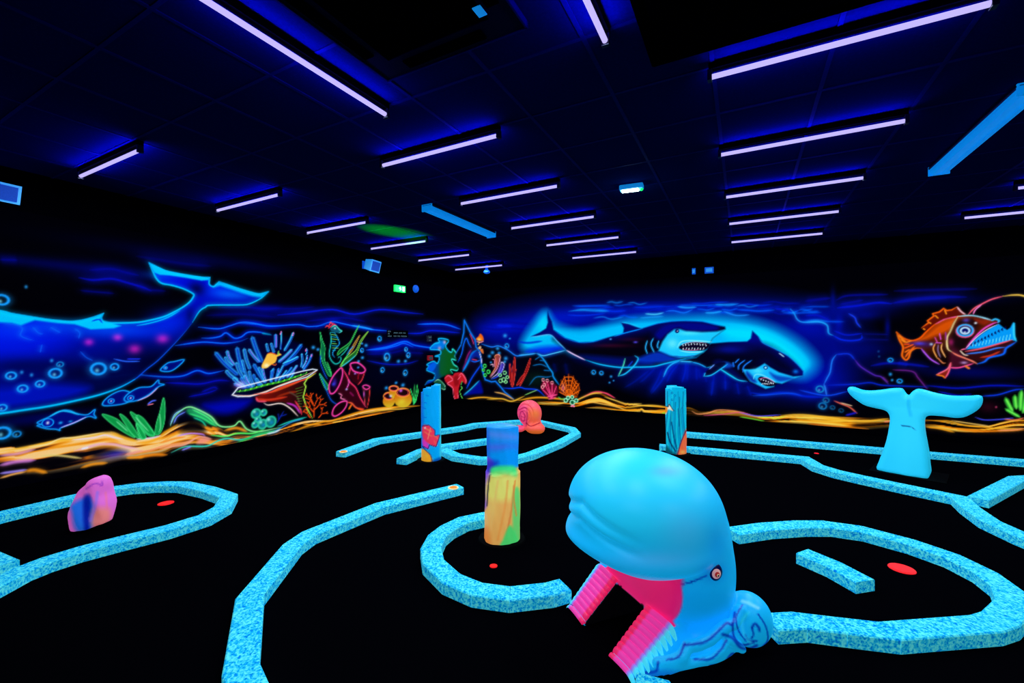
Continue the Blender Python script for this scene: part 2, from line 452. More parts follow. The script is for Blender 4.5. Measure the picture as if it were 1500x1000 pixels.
# ================================================================== PAINTER
RNG = np.random.default_rng(7)
_NG = RNG.random((64, 64))
def vnoise(x, y):
    xi = np.floor(x).astype(int); yi = np.floor(y).astype(int); fx = x-xi; fy = y-yi
    fx = fx*fx*(3-2*fx); fy = fy*fy*(3-2*fy)
    a = _NG[xi % 64, yi % 64]; b = _NG[(xi+1) % 64, yi % 64]; c = _NG[xi % 64, (yi+1) % 64]; d = _NG[(xi+1) % 64, (yi+1) % 64]
    return (a*(1-fx)+b*fx)*(1-fy)+(c*(1-fx)+d*fx)*fy
def fbm(x, y, n=3):
    s = 0; a = .5; t = 0
    for k in range(n):
        s = s+a*vnoise(x*2**k+17*k, y*2**k+5*k); t += a; a *= .5
    return s/t

def crop(x0, y0, s):
    """coordinates read off an enlarged crop -> photo pixels"""
    def f(*a):
        a = np.asarray(a, float).reshape(-1, 2)
        return np.stack([x0+a[:, 0]/s, y0+a[:, 1]/s], 1)
    return f

def spline(p, n=5, closed=False):
    p = np.asarray(p, float)
    if len(p) < 3: return p
    q = np.vstack([p[-1], p, p[0], p[1]]) if closed else np.vstack([2*p[0]-p[1], p, 2*p[-1]-p[-2]])
    out = []
    m = len(p) if closed else len(p)-1
    for i in range(m):
        a, b, c, d = q[i], q[i+1], q[i+2], q[i+3]
        for t in np.arange(n)/n:
            out.append(.5*(2*b+(c-a)*t+(2*a-5*b+4*c-d)*t*t+(3*b-a-3*c+d)*t**3))
    out.append(p[0] if closed else p[-1])
    return np.array(out)

class Canvas:
    """paint on a separable grid of points (wall) or on a free set of points (prop)"""
    def __init__(s, U, V, conv, base, grid=True):
        s.grid = grid; s.conv = conv
        s.U, s.V = U, V
        shp = (len(U), len(V)) if grid else (len(U),)
        s.c = np.zeros(shp+(3,), np.float32); s.c[...] = base
    def px(s, p):
        """photo pixels -> canvas coords and metres per pixel at each point"""
        return s.conv(np.asarray(p, float))
    def win(s, lo, hi):
        if not s.grid:
            m = (s.U >= lo[0]) & (s.U <= hi[0]) & (s.V >= lo[1]) & (s.V <= hi[1])
            return m, s.U[m], s.V[m]
        i0, i1 = np.searchsorted(s.U, [lo[0], hi[0]]); j0, j1 = np.searchsorted(s.V, [lo[1], hi[1]])
        sl = (slice(i0, i1), slice(j0, j1))
        return sl, s.U[i0:i1][:, None], s.V[j0:j1][None, :]
    def dist(s, q, pad, want_t=False):
        lo = q.min(0)-pad; hi = q.max(0)+pad
        sl, u, v = s.win(lo, hi)
        D = np.full(np.broadcast(u, v).shape, 1e9)
        if D.size == 0: return (sl, None, None) if want_t else (sl, None)
        T = np.full(D.shape, .5) if want_t else None
        ln = np.hypot(*(q[1:]-q[:-1]).T); tot = ln.sum()+1e-9; acc = 0
        for a, b, l_ in zip(q[:-1], q[1:], ln):
            d = b-a; L = d@d
            if L < 1e-12: continue
            if s.grid:
                i0, i1 = np.searchsorted(u[:, 0], [min(a[0], b[0])-pad, max(a[0], b[0])+pad])
                j0, j1 = np.searchsorted(v[0], [min(a[1], b[1])-pad, max(a[1], b[1])+pad])
                uu, vv = u[i0:i1]-a[0], v[:, j0:j1]-a[1]; w_ = (slice(i0, i1), slice(j0, j1))
            else:
                uu, vv = u-a[0], v-a[1]; w_ = slice(None)
            t = np.clip((uu*d[0]+vv*d[1])/L, 0, 1)
            dd = np.hypot(uu-t*d[0], vv-t*d[1])
            if want_t:
                m = dd < D[w_]; T[w_] = np.where(m, (acc+t*l_)/tot, T[w_])
            D[w_] = np.minimum(D[w_], dd); acc += l_
        return (sl, D, T) if want_t else (sl, D)
    def over(s, sl, k, col):
        k = k[..., None]; s.c[sl] = s.c[sl]*(1-k)+np.asarray(col)*k
    def screen(s, sl, k, col):
        s.c[sl] = 1-(1-s.c[sl])*(1-np.clip(k[..., None]*np.asarray(col), 0, 1))
    def S(s, p, col, w=1.2, glow=4, ga=.35, a=1.0, curve=True, closed=False, gcol=None, taper=.22):
        """neon stroke through photo pixels p; w and glow in photo pixels"""
        p = np.asarray(p, float)
        if closed and not curve: p = np.vstack([p, p[0]])
        pp = spline(p, 5, closed) if curve else p
        q, m = s.px(pp); m = float(np.median(m))
        def tp(T):
            if closed or not s.grid or not taper: return 1
            k = np.clip(np.minimum(T, 1-T)/taper, 0, 1); return .25+.75*k*(2-k)
        if glow and ga > 0:
            sl, D, T = s.dist(q, m*glow*2.2, True)
            if D is not None: s.screen(sl, ga*tp(T)*np.exp(-(D/(m*glow))**2), gcol or [c*.8 for c in col])
        sl, D, T = s.dist(q, m*(w+1.2)*1.6, True)
        if D is not None:
            k = tp(T)
            s.over(sl, a*np.clip(1.15-D/(m*w*1.05*(.35+.65*k)), 0, 1)**.8*(.4+.6*k), col)
    def inside(s, p, sl_uv):
        u, v = sl_uv
        ins = np.zeros(np.broadcast(u, v).shape, bool)
        a = p; b = np.roll(p, -1, 0)
        for (x0, y0), (x1, y1) in zip(a, b):
            if y0 == y1: continue
            c = (v > min(y0, y1)) & (v <= max(y0, y1)) & (u < x0+(v-y0)*(x1-x0)/(y1-y0))
            ins ^= c
        return ins
    def Fl(s, p, col, soft=1.0, a=1.0, curve=True, col2=None, ax=None, noise=0):
        """soft-edged fill; col2 with ax=((x0,y0),(x1,y1)) gives a painted blend from col to col2"""
        pp = spline(p, 4, True)[:-1] if curve else np.asarray(p, float)
        q, m = s.px(pp); m = float(np.median(m)); pad = m*soft*1.6
        qc = np.vstack([q, q[0]])
        sl, D = s.dist(qc, pad)
        if D is None: return
        lo = q.min(0)-pad; hi = q.max(0)+pad
        sl, u, v = s.win(lo, hi)
        sd = np.where(s.inside(q, (u, v)), -D, D)
        k = a*np.clip(.5-sd/(2*m*soft), 0, 1)
        if noise: k = k*(1-noise+noise*fbm(u*9+0*v, v*14+0*u))
        if col2 is not None:
            (e0, e1), _ = s.px(np.array(ax, float)); d = e1-e0
            t = np.clip(((u-e0[0])*d[0]+(v-e0[1])*d[1])/(d@d), 0, 1)[..., None]
            cc = np.asarray(col)*(1-t)+np.asarray(col2)*t
            s.c[sl] = s.c[sl]*(1-k[..., None])+cc*k[..., None]
        else: s.over(sl, k, col)
    def B(s, x, y, rx, ry, col, a=.6, scr=True):
        """soft air-brushed blob"""
        q, m = s.px([[x, y], [x+rx, y], [x, y+ry]])
        ru = abs(q[1, 0]-q[0, 0])+1e-6; rv = abs(q[2, 1]-q[0, 1])+1e-6
        sl, u, v = s.win(q[0]-[2.4*ru, 2.4*rv], q[0]+[2.4*ru, 2.4*rv])
        k = a*np.exp(-(((u-q[0, 0])/ru)**2+((v-q[0, 1])/rv)**2))
        (s.screen if scr else s.over)(sl, k, col)
    def ring(s, x, y, r, col, w=1.0, glow=3, ga=.3, fill=None, ry=None):
        """bubble or ring, round on the wall itself"""
        t = np.linspace(0, 2*math.pi, 18); ry = ry or r
        q0, m = s.px([[x, y]]); m = float(m[0])
        q = np.stack([q0[0, 0]+m*r*np.cos(t), q0[0, 1]+m*ry*np.sin(t)], 1)
        if fill is not None:
            sl, u, v = s.win(q.min(0)-2*m, q.max(0)+2*m)
            d = np.hypot((u-q0[0, 0])/(m*r), (v-q0[0, 1])/(m*ry)); s.over(sl, np.clip((1.05-d)*4, 0, 1), fill)
        if glow:
            sl, D = s.dist(q, m*glow*2)
            if D is not None: s.screen(sl, ga*np.exp(-(D/(m*glow))**2), col)
        sl, D = s.dist(q, m*w*2.2)
        if D is not None: s.over(sl, np.clip(1.2-D/(m*w), 0, 1), col)
    def bubble(s, x, y, r, k=1.0):
        if r < 2.6: s.B(x, y, r*1.1, r*1.1, (.15*k, .65*k, 1*k), .95); return
        s.ring(x, y, r, (.08*k, .62*k, 1*k), max(.9, r*.28), r*.7, .35)
        s.B(x-r*.25, y+r*.3, r*.4, r*.4, (.5*k, .9*k, 1*k), .7)
    def sand(s, top, bot, ramp, seed=0, freq=1.6, rows=5.0, contrast=1.0):
        qt, _ = s.px(spline(top, 4)); qb, _ = s.px(spline(bot, 4))
        qt = qt[np.argsort(qt[:, 0])]; qb = qb[np.argsort(qb[:, 0])]
        lo = np.array([max(qt[0, 0], qb[0, 0]), qb[:, 1].min()-.03]); hi = np.array([min(qt[-1, 0], qb[-1, 0]), qt[:, 1].max()+.03])
        sl, u, v = s.win(lo, hi)
        if u.size == 0: return
        vt = np.interp(u, qt[:, 0], qt[:, 1]); vb = np.interp(u, qb[:, 0], qb[:, 1])
        t = (vt-v)/np.maximum(vt-vb, .01)
        n = fbm(u*freq+seed+0*v, t*rows+u*.8, 3)
        n2 = vnoise(u*freq*2.2+seed*3+0*v, t*rows*2.6+u*1.3)
        n = np.clip((n-.5)*2.2*contrast+.5+.25*(n2-.5), 0, 1)
        pos = np.array([r[0] for r in ramp]); cols = np.array([r[1] for r in ramp])
        cc = np.stack([np.interp(n, pos, cols[:, k]) for k in range(3)], -1)
        k = np.clip(t*9+.2, 0, 1)*np.clip((1-t)*3.2, 0, 1)
        s.c[sl] = s.c[sl]*(1-k[..., None])+cc*k[..., None]

# ================================================================== MURALS
def conv_left(p):
    u = (p[:, 0]-750)/F_PX; dx = u*RX+FX; dy = u*RY+FY; t = XL/np.minimum(dx, -.02)
    return np.stack([t*dy, CAM_H+t*(500-p[:, 1])/F_PX], 1), np.abs(t)/F_PX
def conv_back(p):
    u = (p[:, 0]-750)/F_PX; dx = u*RX+FX; dy = u*RY+FY; t = YB/np.maximum(dy, .02)
    return np.stack([t*dx, CAM_H+t*(500-p[:, 1])/F_PX], 1), np.abs(t)/F_PX
# columns of the two walls: closer together where the wall is far away is not needed
cpx = np.arange(-420, 676.5, 1.2)
UL = conv_left(np.stack([cpx, cpx*0+500], 1))[0][:, 0]; UL = np.append(UL[UL < YB-.004], YB-.002)
VL = np.concatenate([np.arange(.12, 1.9, .0072), np.arange(1.9, 2.75, .009)])
cpx = np.arange(672, 1760, 1.2)
UB = conv_back(np.stack([cpx, cpx*0+500], 1))[0][:, 0]; UB = np.insert(UB[UB > XL+.006], 0, XL+.004)
VB = np.arange(.10, 2.72, .0098)
BASE = (.004, .004, .022)
L = Canvas(UL, VL, conv_left, BASE)
K = Canvas(UB, VB, conv_back, BASE)
CY, BL, DB = (.0, .78, 1.), (.02, .12, 1.), (.01, .03, .55)
PK, RD, OR, YE, GR, WH, PU = (1., .25, .65), (1., .16, .12), (1., .34, .03), (1., .85, .25), (.15, .9, .4), (.9, .95, 1.), (.5, .2, .9)
FIGS_L, FIGS_B = [], []

c1 = crop(0, 370, 5.88); c2 = crop(200, 370, 5.88); c3 = crop(0, 540, 5.88); c4 = crop(200, 540, 5.88)
c5 = crop(300, 470, 6.667); c6 = crop(440, 460, 6.667); c7 = crop(600, 460, 6.667); c8 = crop(760, 440, 5.883)
c9 = crop(900, 440, 6.667); c10 = crop(1030, 440, 6.667); c11 = crop(1180, 420, 6.667); c12 = crop(1310, 420, 6.667)
k1 = crop(0, 360, 2.94); k2 = crop(300, 440, 3.75); k4 = crop(750, 420, 3.0); k6 = crop(1210, 550, 5.172); k5 = crop(970, 560, 5.172)
cat = lambda *a: np.vstack(a)
XY = lambda *a: np.asarray(a, float).reshape(-1, 2)

# ---- dim water behind everything on the left wall
for x, y, rx, ry, a in ((60, 385, 90, 8, .25), (170, 400, 70, 14, .3), (300, 380, 110, 10, .2), (380, 455, 60, 12, .22), (480, 465, 90, 10, .25),
                        (330, 592, 45, 14, .55), (300, 560, 60, 16, .25), (590, 505, 50, 10, .3), (640, 480, 50, 9, .35), (580, 545, 60, 30, .10), (60, 612, 80, 10, .35)):
    L.B(x, y, rx, ry, (.0, .03, .8), a)
L.Fl(c4(580, 310, 700, 300, 960, 265, 970, 290, 900, 350, 780, 390, 660, 370), (.0, .03, .85), 5, .6)
for p, cc, ww, aa in [
    (c1(770,150, 950,140, 1080,170, 1190,195), DB, 2.2, .8), (c1(680,215, 800,235, 960,225, 1100,260, 1235,300, 1300,330), (.02,.05,.75), 2.2, .85),
    (c1(690,325, 850,340, 980,350), DB, 1.6, .6), (c1(0,60, 80,62, 150,65), DB, 2, .6), (c2(0,30, 240,70, 450,100, 640,115), DB, 3, .35),
    (c2(700,470, 950,470, 1100,485, 1235,475), DB, 1.6, .6), (c2(600,540, 900,530, 1200,555), DB, 1.6, .35),
    (c2(0,270, 80,315, 250,330), DB, 2, .5), (k2(250,40, 480,45, 600,35), DB, 1.5, .5),
    (k2(400,80, 550,65, 700,50, 820,75, 960,50, 1100,65, 1200,75), (.02,.10,.9), 1.6, .8), (k2(550,115, 750,95, 880,115), DB, 1.3, .7),
    (k2(890,330, 1000,350, 1100,348, 1170,330), (.02,.1,.8), 1.0, .8), (k2(1100,180, 1180,180, 1250,165, 1400,178), (.02,.12,.95), 1.3, .8),
    (k2(890,295, 1010,290, 1100,270), DB, 2, .6), (k2(1100,285,1200,290), DB, 2, .5),
    (c4(250,120, 400,125, 550,130, 700,100, 800,105), (.02,.06,.8), 1.4, .8), (c4(450,240, 600,210, 690,180), (.02,.06,.8), 1.2, .7), (c4(560,200, 660,160, 700,175), (.02,.06,.8), 1, .6)]:
    L.S(p, cc, ww*.8, ww*3, .5, aa)
for p, ww in [(c2(530,640, 700,655, 800,630, 900,600, 1000,605, 1120,630, 1235,630), 1.0), (c5(330,22, 500,30, 650,50, 900,35, 1020,55, 1180,38), 1.0),
              (c6(150,125, 300,75, 400,90, 560,125, 700,150, 870,165), 1.0), (c2(330,800, 560,770, 750,780, 880,765, 960,735), 1.1),
              (c2(560,735, 640,735, 720,720, 770,690, 840,735, 900,725, 960,685, 1060,685, 1160,710), 1.2),
              (c3(640,90, 900,75, 1100,50, 1235,50), 1.1), (c4(0,50, 250,70, 400,60, 520,15, 620,40, 750,15), 1.2),
              (k2(900,270, 1000,255, 1095,225, 1150,245, 1230,258, 1300,262), 1.3), (k2(1170,130, 1310,130, 1405,158), 1.3), (c6(640,350, 800,340, 930,310, 1010,285, 1100,320), 1.0)]:
    L.S(p, (.03, .42, 1.), ww, 4.5, .55, .95, gcol=(.0, .1, 1.))
L.S(c6(500,110, 620,128, 710,152), (.1, .6, 1.), 1.0, 3, .4); L.S(c5(560,120, 640,132), CY, .9, 2, .3); L.S(c2(1080,695, 1160,708), CY, .9, 2, .3)

# ---- whale
w_top = cat(XY(-330,440, -150,442, -60,447), c1(0,500, 100,525, 280,555, 430,578, 600,592, 700,582, 800,555, 890,522))
w_mid = cat(c1(890,522, 872,560, 895,600, 1000,605, 1176,600), c2(120,580, 250,545, 370,485, 450,430, 490,375, 480,350, 400,310, 300,280, 220,265, 175,230, 140,165, 105,85))
w_fl = c2(105,85, 250,155, 420,190, 560,210, 630,212)
w_notch = c2(630,212, 625,270, 660,292, 690,270, 710,250)
w_fr = c2(710,250, 850,300, 1000,345, 1060,355, 1135,335)
w_bot = cat(c2(1135,335, 1080,385, 1030,415, 970,440, 900,450, 640,452, 590,470, 540,505, 480,600, 400,700, 300,810, 180,930, 90,1000), c3(1160,90, 1030,160, 850,225, 600,285, 400,325, 200,355, 0,385), XY(-90,617, -330,660))
whale = cat(w_top[:-1], c1(890,522, 872,560, 895,600, 1000,605, 1176,600), w_mid[5:], w_fl[1:], w_notch[1:], w_fr[1:], w_bot[1:])
FIGS_L.append(('painted_whale', 'glowing blue whale painted on the left wall', whale))
L.Fl(whale, (.0, .05, .84), 1.5, .97, curve=False, col2=(.0, .02, .20), ax=((100, 465), (150, 578)))
L.Fl(XY(-330,450, -100,455, 0,470, 60,480, 100,495, 60,520, 0,528, -330,520), (.0, .10, .98), 18, .6)
L.Fl(XY(0,568, 60,560, 130,566, 100,584, 0,600, -300,640, -300,590), (.0, .08, .85), 8, .75)
for x, y, rx, ry, cc, a in ((150, 482, 60, 12, (.0, .3, 1.), .6), (200, 485, 45, 12, (.0, .12, 1.), .5), (240, 475, 25, 18, (.0, .1, 1.), .45), (60, 478, 50, 9, (.0, .2, 1.), .5), (20, 485, 40, 14, (.0, .15, 1.), .5),
                             (255, 470, 24, 14, (.0, .12, 1.), .4), (345, 432, 25, 7, (.0, .4, 1.), .55), (325, 428, 20, 10, (.0, .3, 1.), .5), (235, 404, 22, 6, (.0, .35, 1.), .4)):
    L.B(x, y, rx, ry, cc, a)
for x, y, rx, ry, a in ((288, 423, 12, 10, .7), (225, 530, 35, 18, .75), (120, 545, 50, 15, .6), (30, 535, 60, 12, .5), (278, 462, 6, 12, .35)):
    L.B(x, y, rx, ry, (.0, .0, .12), a, scr=False)
for p in (c1(0,610, 120,620, 190,650, 175,710, 230,740, 290,755), c1(280,640, 330,690, 370,700), c1(640,650, 685,690, 675,740), c1(360,790, 345,860), c1(690,850, 740,900, 800,930), c1(430,640, 520,690)):
    L.S(p, (.05, .4, 1.), .8, 4, .35, .6)
for x, y, r in ((130, 501, 7), (172, 494, 7), (197, 511, 9), (238, 496, 9)): L.B(x, y, r, r*.75, (.85, .1, .55), .75)
# bright back and fluke edges
L.Fl(cat(w_top[2:], c1(860,575, 1040,630, 980,650, 780,660, 640,615, 500,605, 300,580, 180,625, 100,605, 0,600), XY(-60,466)), (.0, .80, 1.), 1.6, .95, curve=False)
L.S(w_top, CY, 1.4, 5, .4); L.S(w_mid[:8], CY, 1.5, 4, .35); L.S(c2(0,628, 120,605, 250,565, 370,500), CY, .9, 2.5, .3, .9)
L.S(w_mid[6:], CY, 1.3, 4, .4); L.S(w_bot[8:], (.03, .35, 1.), .9, 3, .3, .8); L.S(w_bot[13:], CY, 1.6, 4, .4); L.S(w_bot[:9], CY, 1.0, 4, .4)
L.Fl(cat(w_fl, c2(620,235, 560,240, 420,215, 280,195, 200,190, 150,170)), CY, 1.2, .95, curve=False)
L.Fl(cat(w_fr, c2(1080,385, 1000,375, 900,345, 800,310, 720,285, 660,295)), CY, 2.2, .9, curve=False)
L.S(w_notch, CY, 1.0, 3, .3); L.S(w_fl, CY, 1.0, 4, .35); L.S(w_fr, CY, 1.0, 4, .35)
L.S(c1(790,590, 850,575, 880,605), (.02, .1, .9), 1.2, 0, 0, .8)
for x, y, r in ((2,439,7), (16,550,5), (31.6,545,2.4), (46,549,2.4), (33,569,5), (58.5,562,4.5), (81,546.4,6.5), (75.5,528,2.4), (87.8,533.5,3.4), (144,540,8), (167.7,537,4.5), (3,597,4.5), (3,634,8), (24.5,635.5,4), (38, 420, 2.2)):
    L.bubble(x, y, r, 1 if r > 4.2 else .8)

# ---- sand and dunes, left wall
sand_top = cat(XY(-330,690, -150,668), c3(0,650, 150,660, 300,630, 540,580, 750,565, 950,535, 1050,580, 1150,605), c4(100,590, 200,570, 300,510, 380,470, 470,450, 560,470, 640,500, 700,500, 780,540, 850,520, 950,540, 1100,540), k2(550,660, 700,655, 850,610, 980,585, 1180,572, 1260,570, 1300,568, 1420,545))
sand_bot = cat(XY(-330,800, -150,735), c3(0,945, 200,915, 450,905, 700,862, 900,832, 1050,795, 1176,785), c4(100,765, 250,745, 330,715, 560,700, 700,710, 870,685, 900,665, 1050,640), k2(400,745, 600,695, 690,680, 850,652, 1000,642, 1190,640, 1300,630, 1420,600))
SAND_L = [(0, (.015, .008, .03)), (.40, (.06, .03, .05)), (.55, (.32, .15, .08)), (.70, (.85, .45, .06)), (.86, (1., .65, .15)), (1, (1., .8, .5))]
L.sand(sand_top, sand_bot, SAND_L, 3, 1.3, 6.0, 1.25)
FIGS_L.append(('painted_sand', 'glowing orange and lilac sand painted along the foot of the left wall', cat(sand_top, sand_bot[::-1])))
L.Fl(c4(400,480, 470,430, 570,470, 590,540, 500,550, 380,540), (.015, .008, .03), 5, .9); L.Fl(c3(780,700, 950,680, 1100,720, 950,760, 800,770), (.01, .01, .05), 5, .85)
L.B(170, 665, 22, 6, (.0, .05, .8), .7)
for p, cc, ww in [(c3(0,710, 200,680, 400,640, 600,600, 800,570, 960,548), (1.,.75,.2), 2.2), (c3(960,548, 1060,590, 1176,625), (1.,.7,.15), 2.4), (c3(0,830, 130,800, 300,785), (.85,.5,.85), 3.2),
                  (c3(0,745, 150,730, 300,690), (.9,.6,.7), 2.5), (c3(0,900, 150,880, 230,868), (.65,.55,1.), 2.0), (c3(0,940, 120,905, 220,885), (1.,.7,.35), 1.6), (c3(250,670, 400,650, 520,600, 650,590, 900,545), (1.,.9,.6), 1.0),
                  (c3(620,610, 800,595, 900,570, 980,590, 1060,605), (.95,.85,.95), 1.1), (c3(640,705, 740,680, 850,650, 980,650, 1100,675, 1190,690), (.95,.7,.8), 2.2), (c3(700,690, 760,675), WH, 1.4), (c3(350,750, 500,745, 700,770), (.9,.8,.45), 1.8),
                  (c3(220,880, 300,870, 400,895), (1.,.6,.1), 3.0), (c3(700,850, 800,820, 920,810), (1.,.6,.1), 2.4), (c3(1080,740, 1180,715, 1235,705), (.95,.6,.55), 2.4), (c3(1090,765, 1235,760), (1.,.6,.1), 2.2),
                  (c4(0,640, 100,630, 180,600, 240,550, 300,515, 350,480), (1.,.65,.1), 2.4), (c4(0,605, 120,595, 210,575), (.9,.85,1.), 1.2), (c4(0,720, 120,700, 250,660, 400,640, 500,600), (1.,.6,.4), 1.8), (c4(0,760, 150,740, 260,740), (1.,.55,.08), 2.6),
                  (c4(350,580, 450,557, 560,562, 590,580), (.75,.5,1.), 1.2), (c4(200,640, 330,600, 420,585), (1.,.55,.15), 1.8), (c4(200,690, 300,670, 420,650, 520,590, 580,588, 640,605), (1.,.65,.55), 1.4),
                  (c4(590,500, 640,540, 680,560), (1.,.6,.1), 2.0), (c4(650,500, 700,545), (1.,.55,.1), 2), (c4(760,530, 860,510, 950,540), (1.,.6,.1), 2.4), (c4(700,690, 800,685, 870,680), (1.,.55,.08), 2.6), (c4(880,655, 960,645, 1020,635), (1.,.6,.1), 1.6)]:
    L.S(p, cc, ww, ww*1.6, .3, .85)
L.Fl(c4(540,600, 600,590, 640,610, 590,640, 520,645), (1., .6, .55), 2.5, .8)
L.Fl(c4(450,340, 540,360, 640,420, 700,485, 640,480, 560,440, 470,400, 430,370), (.1, .7, .35), 2, .75)
for p, cc, ww in [(c4(290,490, 320,420, 380,360, 450,328, 530,352, 640,412, 700,482, 760,500, 840,490, 890,452, 950,520, 1050,540, 1235,505), (.55,1.,.6), 1.2), (c4(450,385, 560,420, 640,470, 690,495), (.2,.9,.45), 1.1), (c4(320,470, 350,410, 420,370), (.4,.5,1.), 1.0),
                  (c4(480,350, 600,410, 670,470), (.3,1.,.5), .9), (c4(490,420, 560,450, 600,495), (.1,.8,.6), 1.0), (c4(640,570, 760,580, 870,555, 1000,555, 1100,520), (.35,1.,.4), 1.3), (c4(300,720, 420,670, 600,665, 700,620, 780,600, 900,610, 1050,570, 1235,520), (.2,.85,.75), 1.3),
                  (c4(860,640, 960,600, 1060,560, 1200,540), (.15,.75,.35), 2.2), (c4(1120,560, 1190,545, 1235,525), (.8,.9,1.), 1.1), (c4(290,480, 330,390, 400,350), (.5,.8,1.), .8), (c4(390,700, 470,670), (.5,.5,1.), 1.2)]:
    L.S(p, cc, ww, 3, .35, .95)
for p, cc, ww in [(k2(440,735, 560,690, 650,665, 700,660, 850,612, 980,590, 1180,578), (1.,.62,.08), 1.7), (k2(600,690, 720,670, 860,640, 1000,620, 1180,612), (1.,.5,.05), 1.6), (k2(850,625, 1000,600, 1190,592), (1.,.75,.2), 1.2), (k2(1300,575, 1360,570, 1430,550), (1.,.65,.1), 1.2), (k2(1300,615, 1400,580, 1500,560), (1.,.6,.1), 1.2),
                  (k2(400,690, 480,660, 560,640), (.1,.8,.7), 1.1), (k2(380,720, 470,670, 540,650), (.2,.6,.9), .9), (k2(540,680, 640,680), (1.,.6,.1), 1.2), (k2(700,670, 760,660), (1.,.8,.3), 1)]:
    L.S(p, cc, ww, 2.5, .3, .9)

# ---- grass
def leaf(C, p, cc, edge, ww=.9):
    C.Fl(p, cc, .9, .95); C.S(p, edge, ww*.7, 1.5, .2, .7, closed=True)
gl = [c3(880,390, 1000,430, 1090,510, 1160,592, 1050,535, 940,455), c3(1030,390, 1100,440, 1200,592, 1140,565, 1080,480), c3(1120,370, 1200,420, 1290,500, 1330,575, 1270,570, 1180,470), c4(0,400, 60,430, 140,540, 150,570, 100,560, 40,490), c4(230,250, 245,340, 235,470, 200,555, 160,562, 170,470, 200,370), c3(1170,470, 1220,520, 1245,595, 1205,595), c4(0,470, 50,530, 80,592, 40,592)]
for p in gl: leaf(L, p, (.05, .62, .28), (.25, .95, .5))
for p in (c3(1000,450, 1100,540), c4(200,390, 205,500, 190,550), c3(1160,410, 1280,540)): L.S(p, (.55, 1., .7), .7, 1.2, .2, .7)
FIGS_L.append(('painted_sea_grass', 'green sea grass tuft painted on the left wall', cat(c3(880,390, 1030,380, 1120,370), c4(100,480, 170,470, 230,250, 245,340, 200,560, 100,600), c3(1150,600))))

# ---- small fish
def fish(C, body, eye, er, pink=None, cc=(.05, .62, 1.), lab=None, figs=None):
    C.Fl(body, (.0, .04, .5), .8, .9); C.S(body, cc, .9, 2.2, .35, 1, closed=True)
    C.ring(eye[0], eye[1], er, cc, .8, 1.5, .2, fill=(.0, .05, .6)); C.B(eye[0], eye[1], er*.4, er*.4, WH, .9)
    if pink is not None: C.S(pink, (.85, .7, 1.), .8, 1.5, .2, .9)
    if lab: figs.append(('painted_fish', lab, body))
fish(L, c3(320,465, 350,445, 430,410, 530,360, 600,360, 660,385, 750,395, 815,350, 808,390, 825,425, 760,410, 640,465, 520,510, 515,530, 480,520, 400,515, 320,490, 350,480), c3(410,465)[0], 6, c3(525,505, 640,462, 740,415), lab='small blue fish painted on the left wall, nearest the left edge', figs=FIGS_L)
L.S(c3(430,405, 520,365, 600,370, 680,395), (.1,.75,1.), 1.2, 2, .2); L.B(88.5, 619, 3, 2, (.1,.7,1.), .9); L.B(103, 617, 3, 1.6, (.1,.7,1.), .7)
fish(L, k1(445,670, 480,640, 530,622, 575,640, 570,660, 530,680, 450,688), k1(478,668)[0], 3.4, lab='small blue fish painted on the left wall, middle one partly hidden', figs=FIGS_L)
fish(L, k1(535,655, 560,630, 600,610, 650,605, 680,578, 685,592, 706,597, 680,607, 640,640, 590,665, 545,670), k1(562,655)[0], 3.6, k1(590,668, 640,645, 680,610), lab='small blue fish painted on the left wall overlapping another fish', figs=FIGS_L)
fish(L, k1(690,535, 720,505, 750,498, 792,490, 765,520, 730,540), k1(712,525)[0], 2, lab='tiny blue fish painted on the left wall under the whale', figs=FIGS_L)
L.S(k1(635,682, 655,668, 672,665), (.3,.4,1.), 1.2, 2, .3); L.S(k1(635,685, 660,680), (1.,.5,.6), .8, 1.2, .2)
L.S(c1(980,915, 1080,935, 1200,935), (.15, .4, 1.), .9, 2, .3); L.S(c1(1090,915, 1210,915), (.1, .2, 1.), .8, 2, .3)

# ---- table coral with anemone fingers
dish = c5(325,650, 268,720, 320,737, 440,735, 600,690, 700,645, 850,592, 1000,545, 1095,478, 1050,470, 950,490)
FIGS_L.append(('painted_anemone', 'blue anemone fingers in a red dish coral painted on the left wall', c5(60,300, 100,270, 300,230, 440,120, 690,100, 880,90, 1060,310, 1100,475, 985,640, 960,760, 1050,950, 910,930, 740,805, 490,760, 265,720, 180,480)))
L.Fl(c5(330,660, 200,470, 90,330, 440,160, 690,130, 930,230, 1040,330, 960,500, 600,630, 440,670), (.0, .01, .22), 4, .75)
T5 = [(100,305,320,525,13),(215,290,285,430,11),(195,350,270,440,9),(312,258,380,500,14),(382,270,440,470,12),(428,275,530,400,11),(460,155,555,400,15),(600,220,620,300,9),(645,215,675,310,9),(690,130,690,260,11),(745,100,740,280,5),(865,112,775,290,9),
      (945,228,780,420,12),(850,278,720,400,11),(990,268,985,330,5),(1045,322,960,480,8),(945,318,940,450,8),(1000,332,950,460,6),(905,352,770,430,10),(205,482,320,580,12),(275,555,390,640,11),(285,610,400,650,10),(305,405,380,560,11),(365,378,430,600,9),(350,550,430,650,10),
      (385,530,460,650,10),(430,485,480,640,10),(475,420,590,600,12),(525,450,590,590,10),(560,455,592,600,9),(470,520,540,640,10),(500,560,560,630,9),(670,462,640,590,9),(720,462,690,590,9),(765,432,700,560,8),(800,482,720,580,9),(850,452,760,560,9),(900,432,800,550,9),(912,350,760,420,9),(650,480,650,600,8),(870,500,830,560,7)]
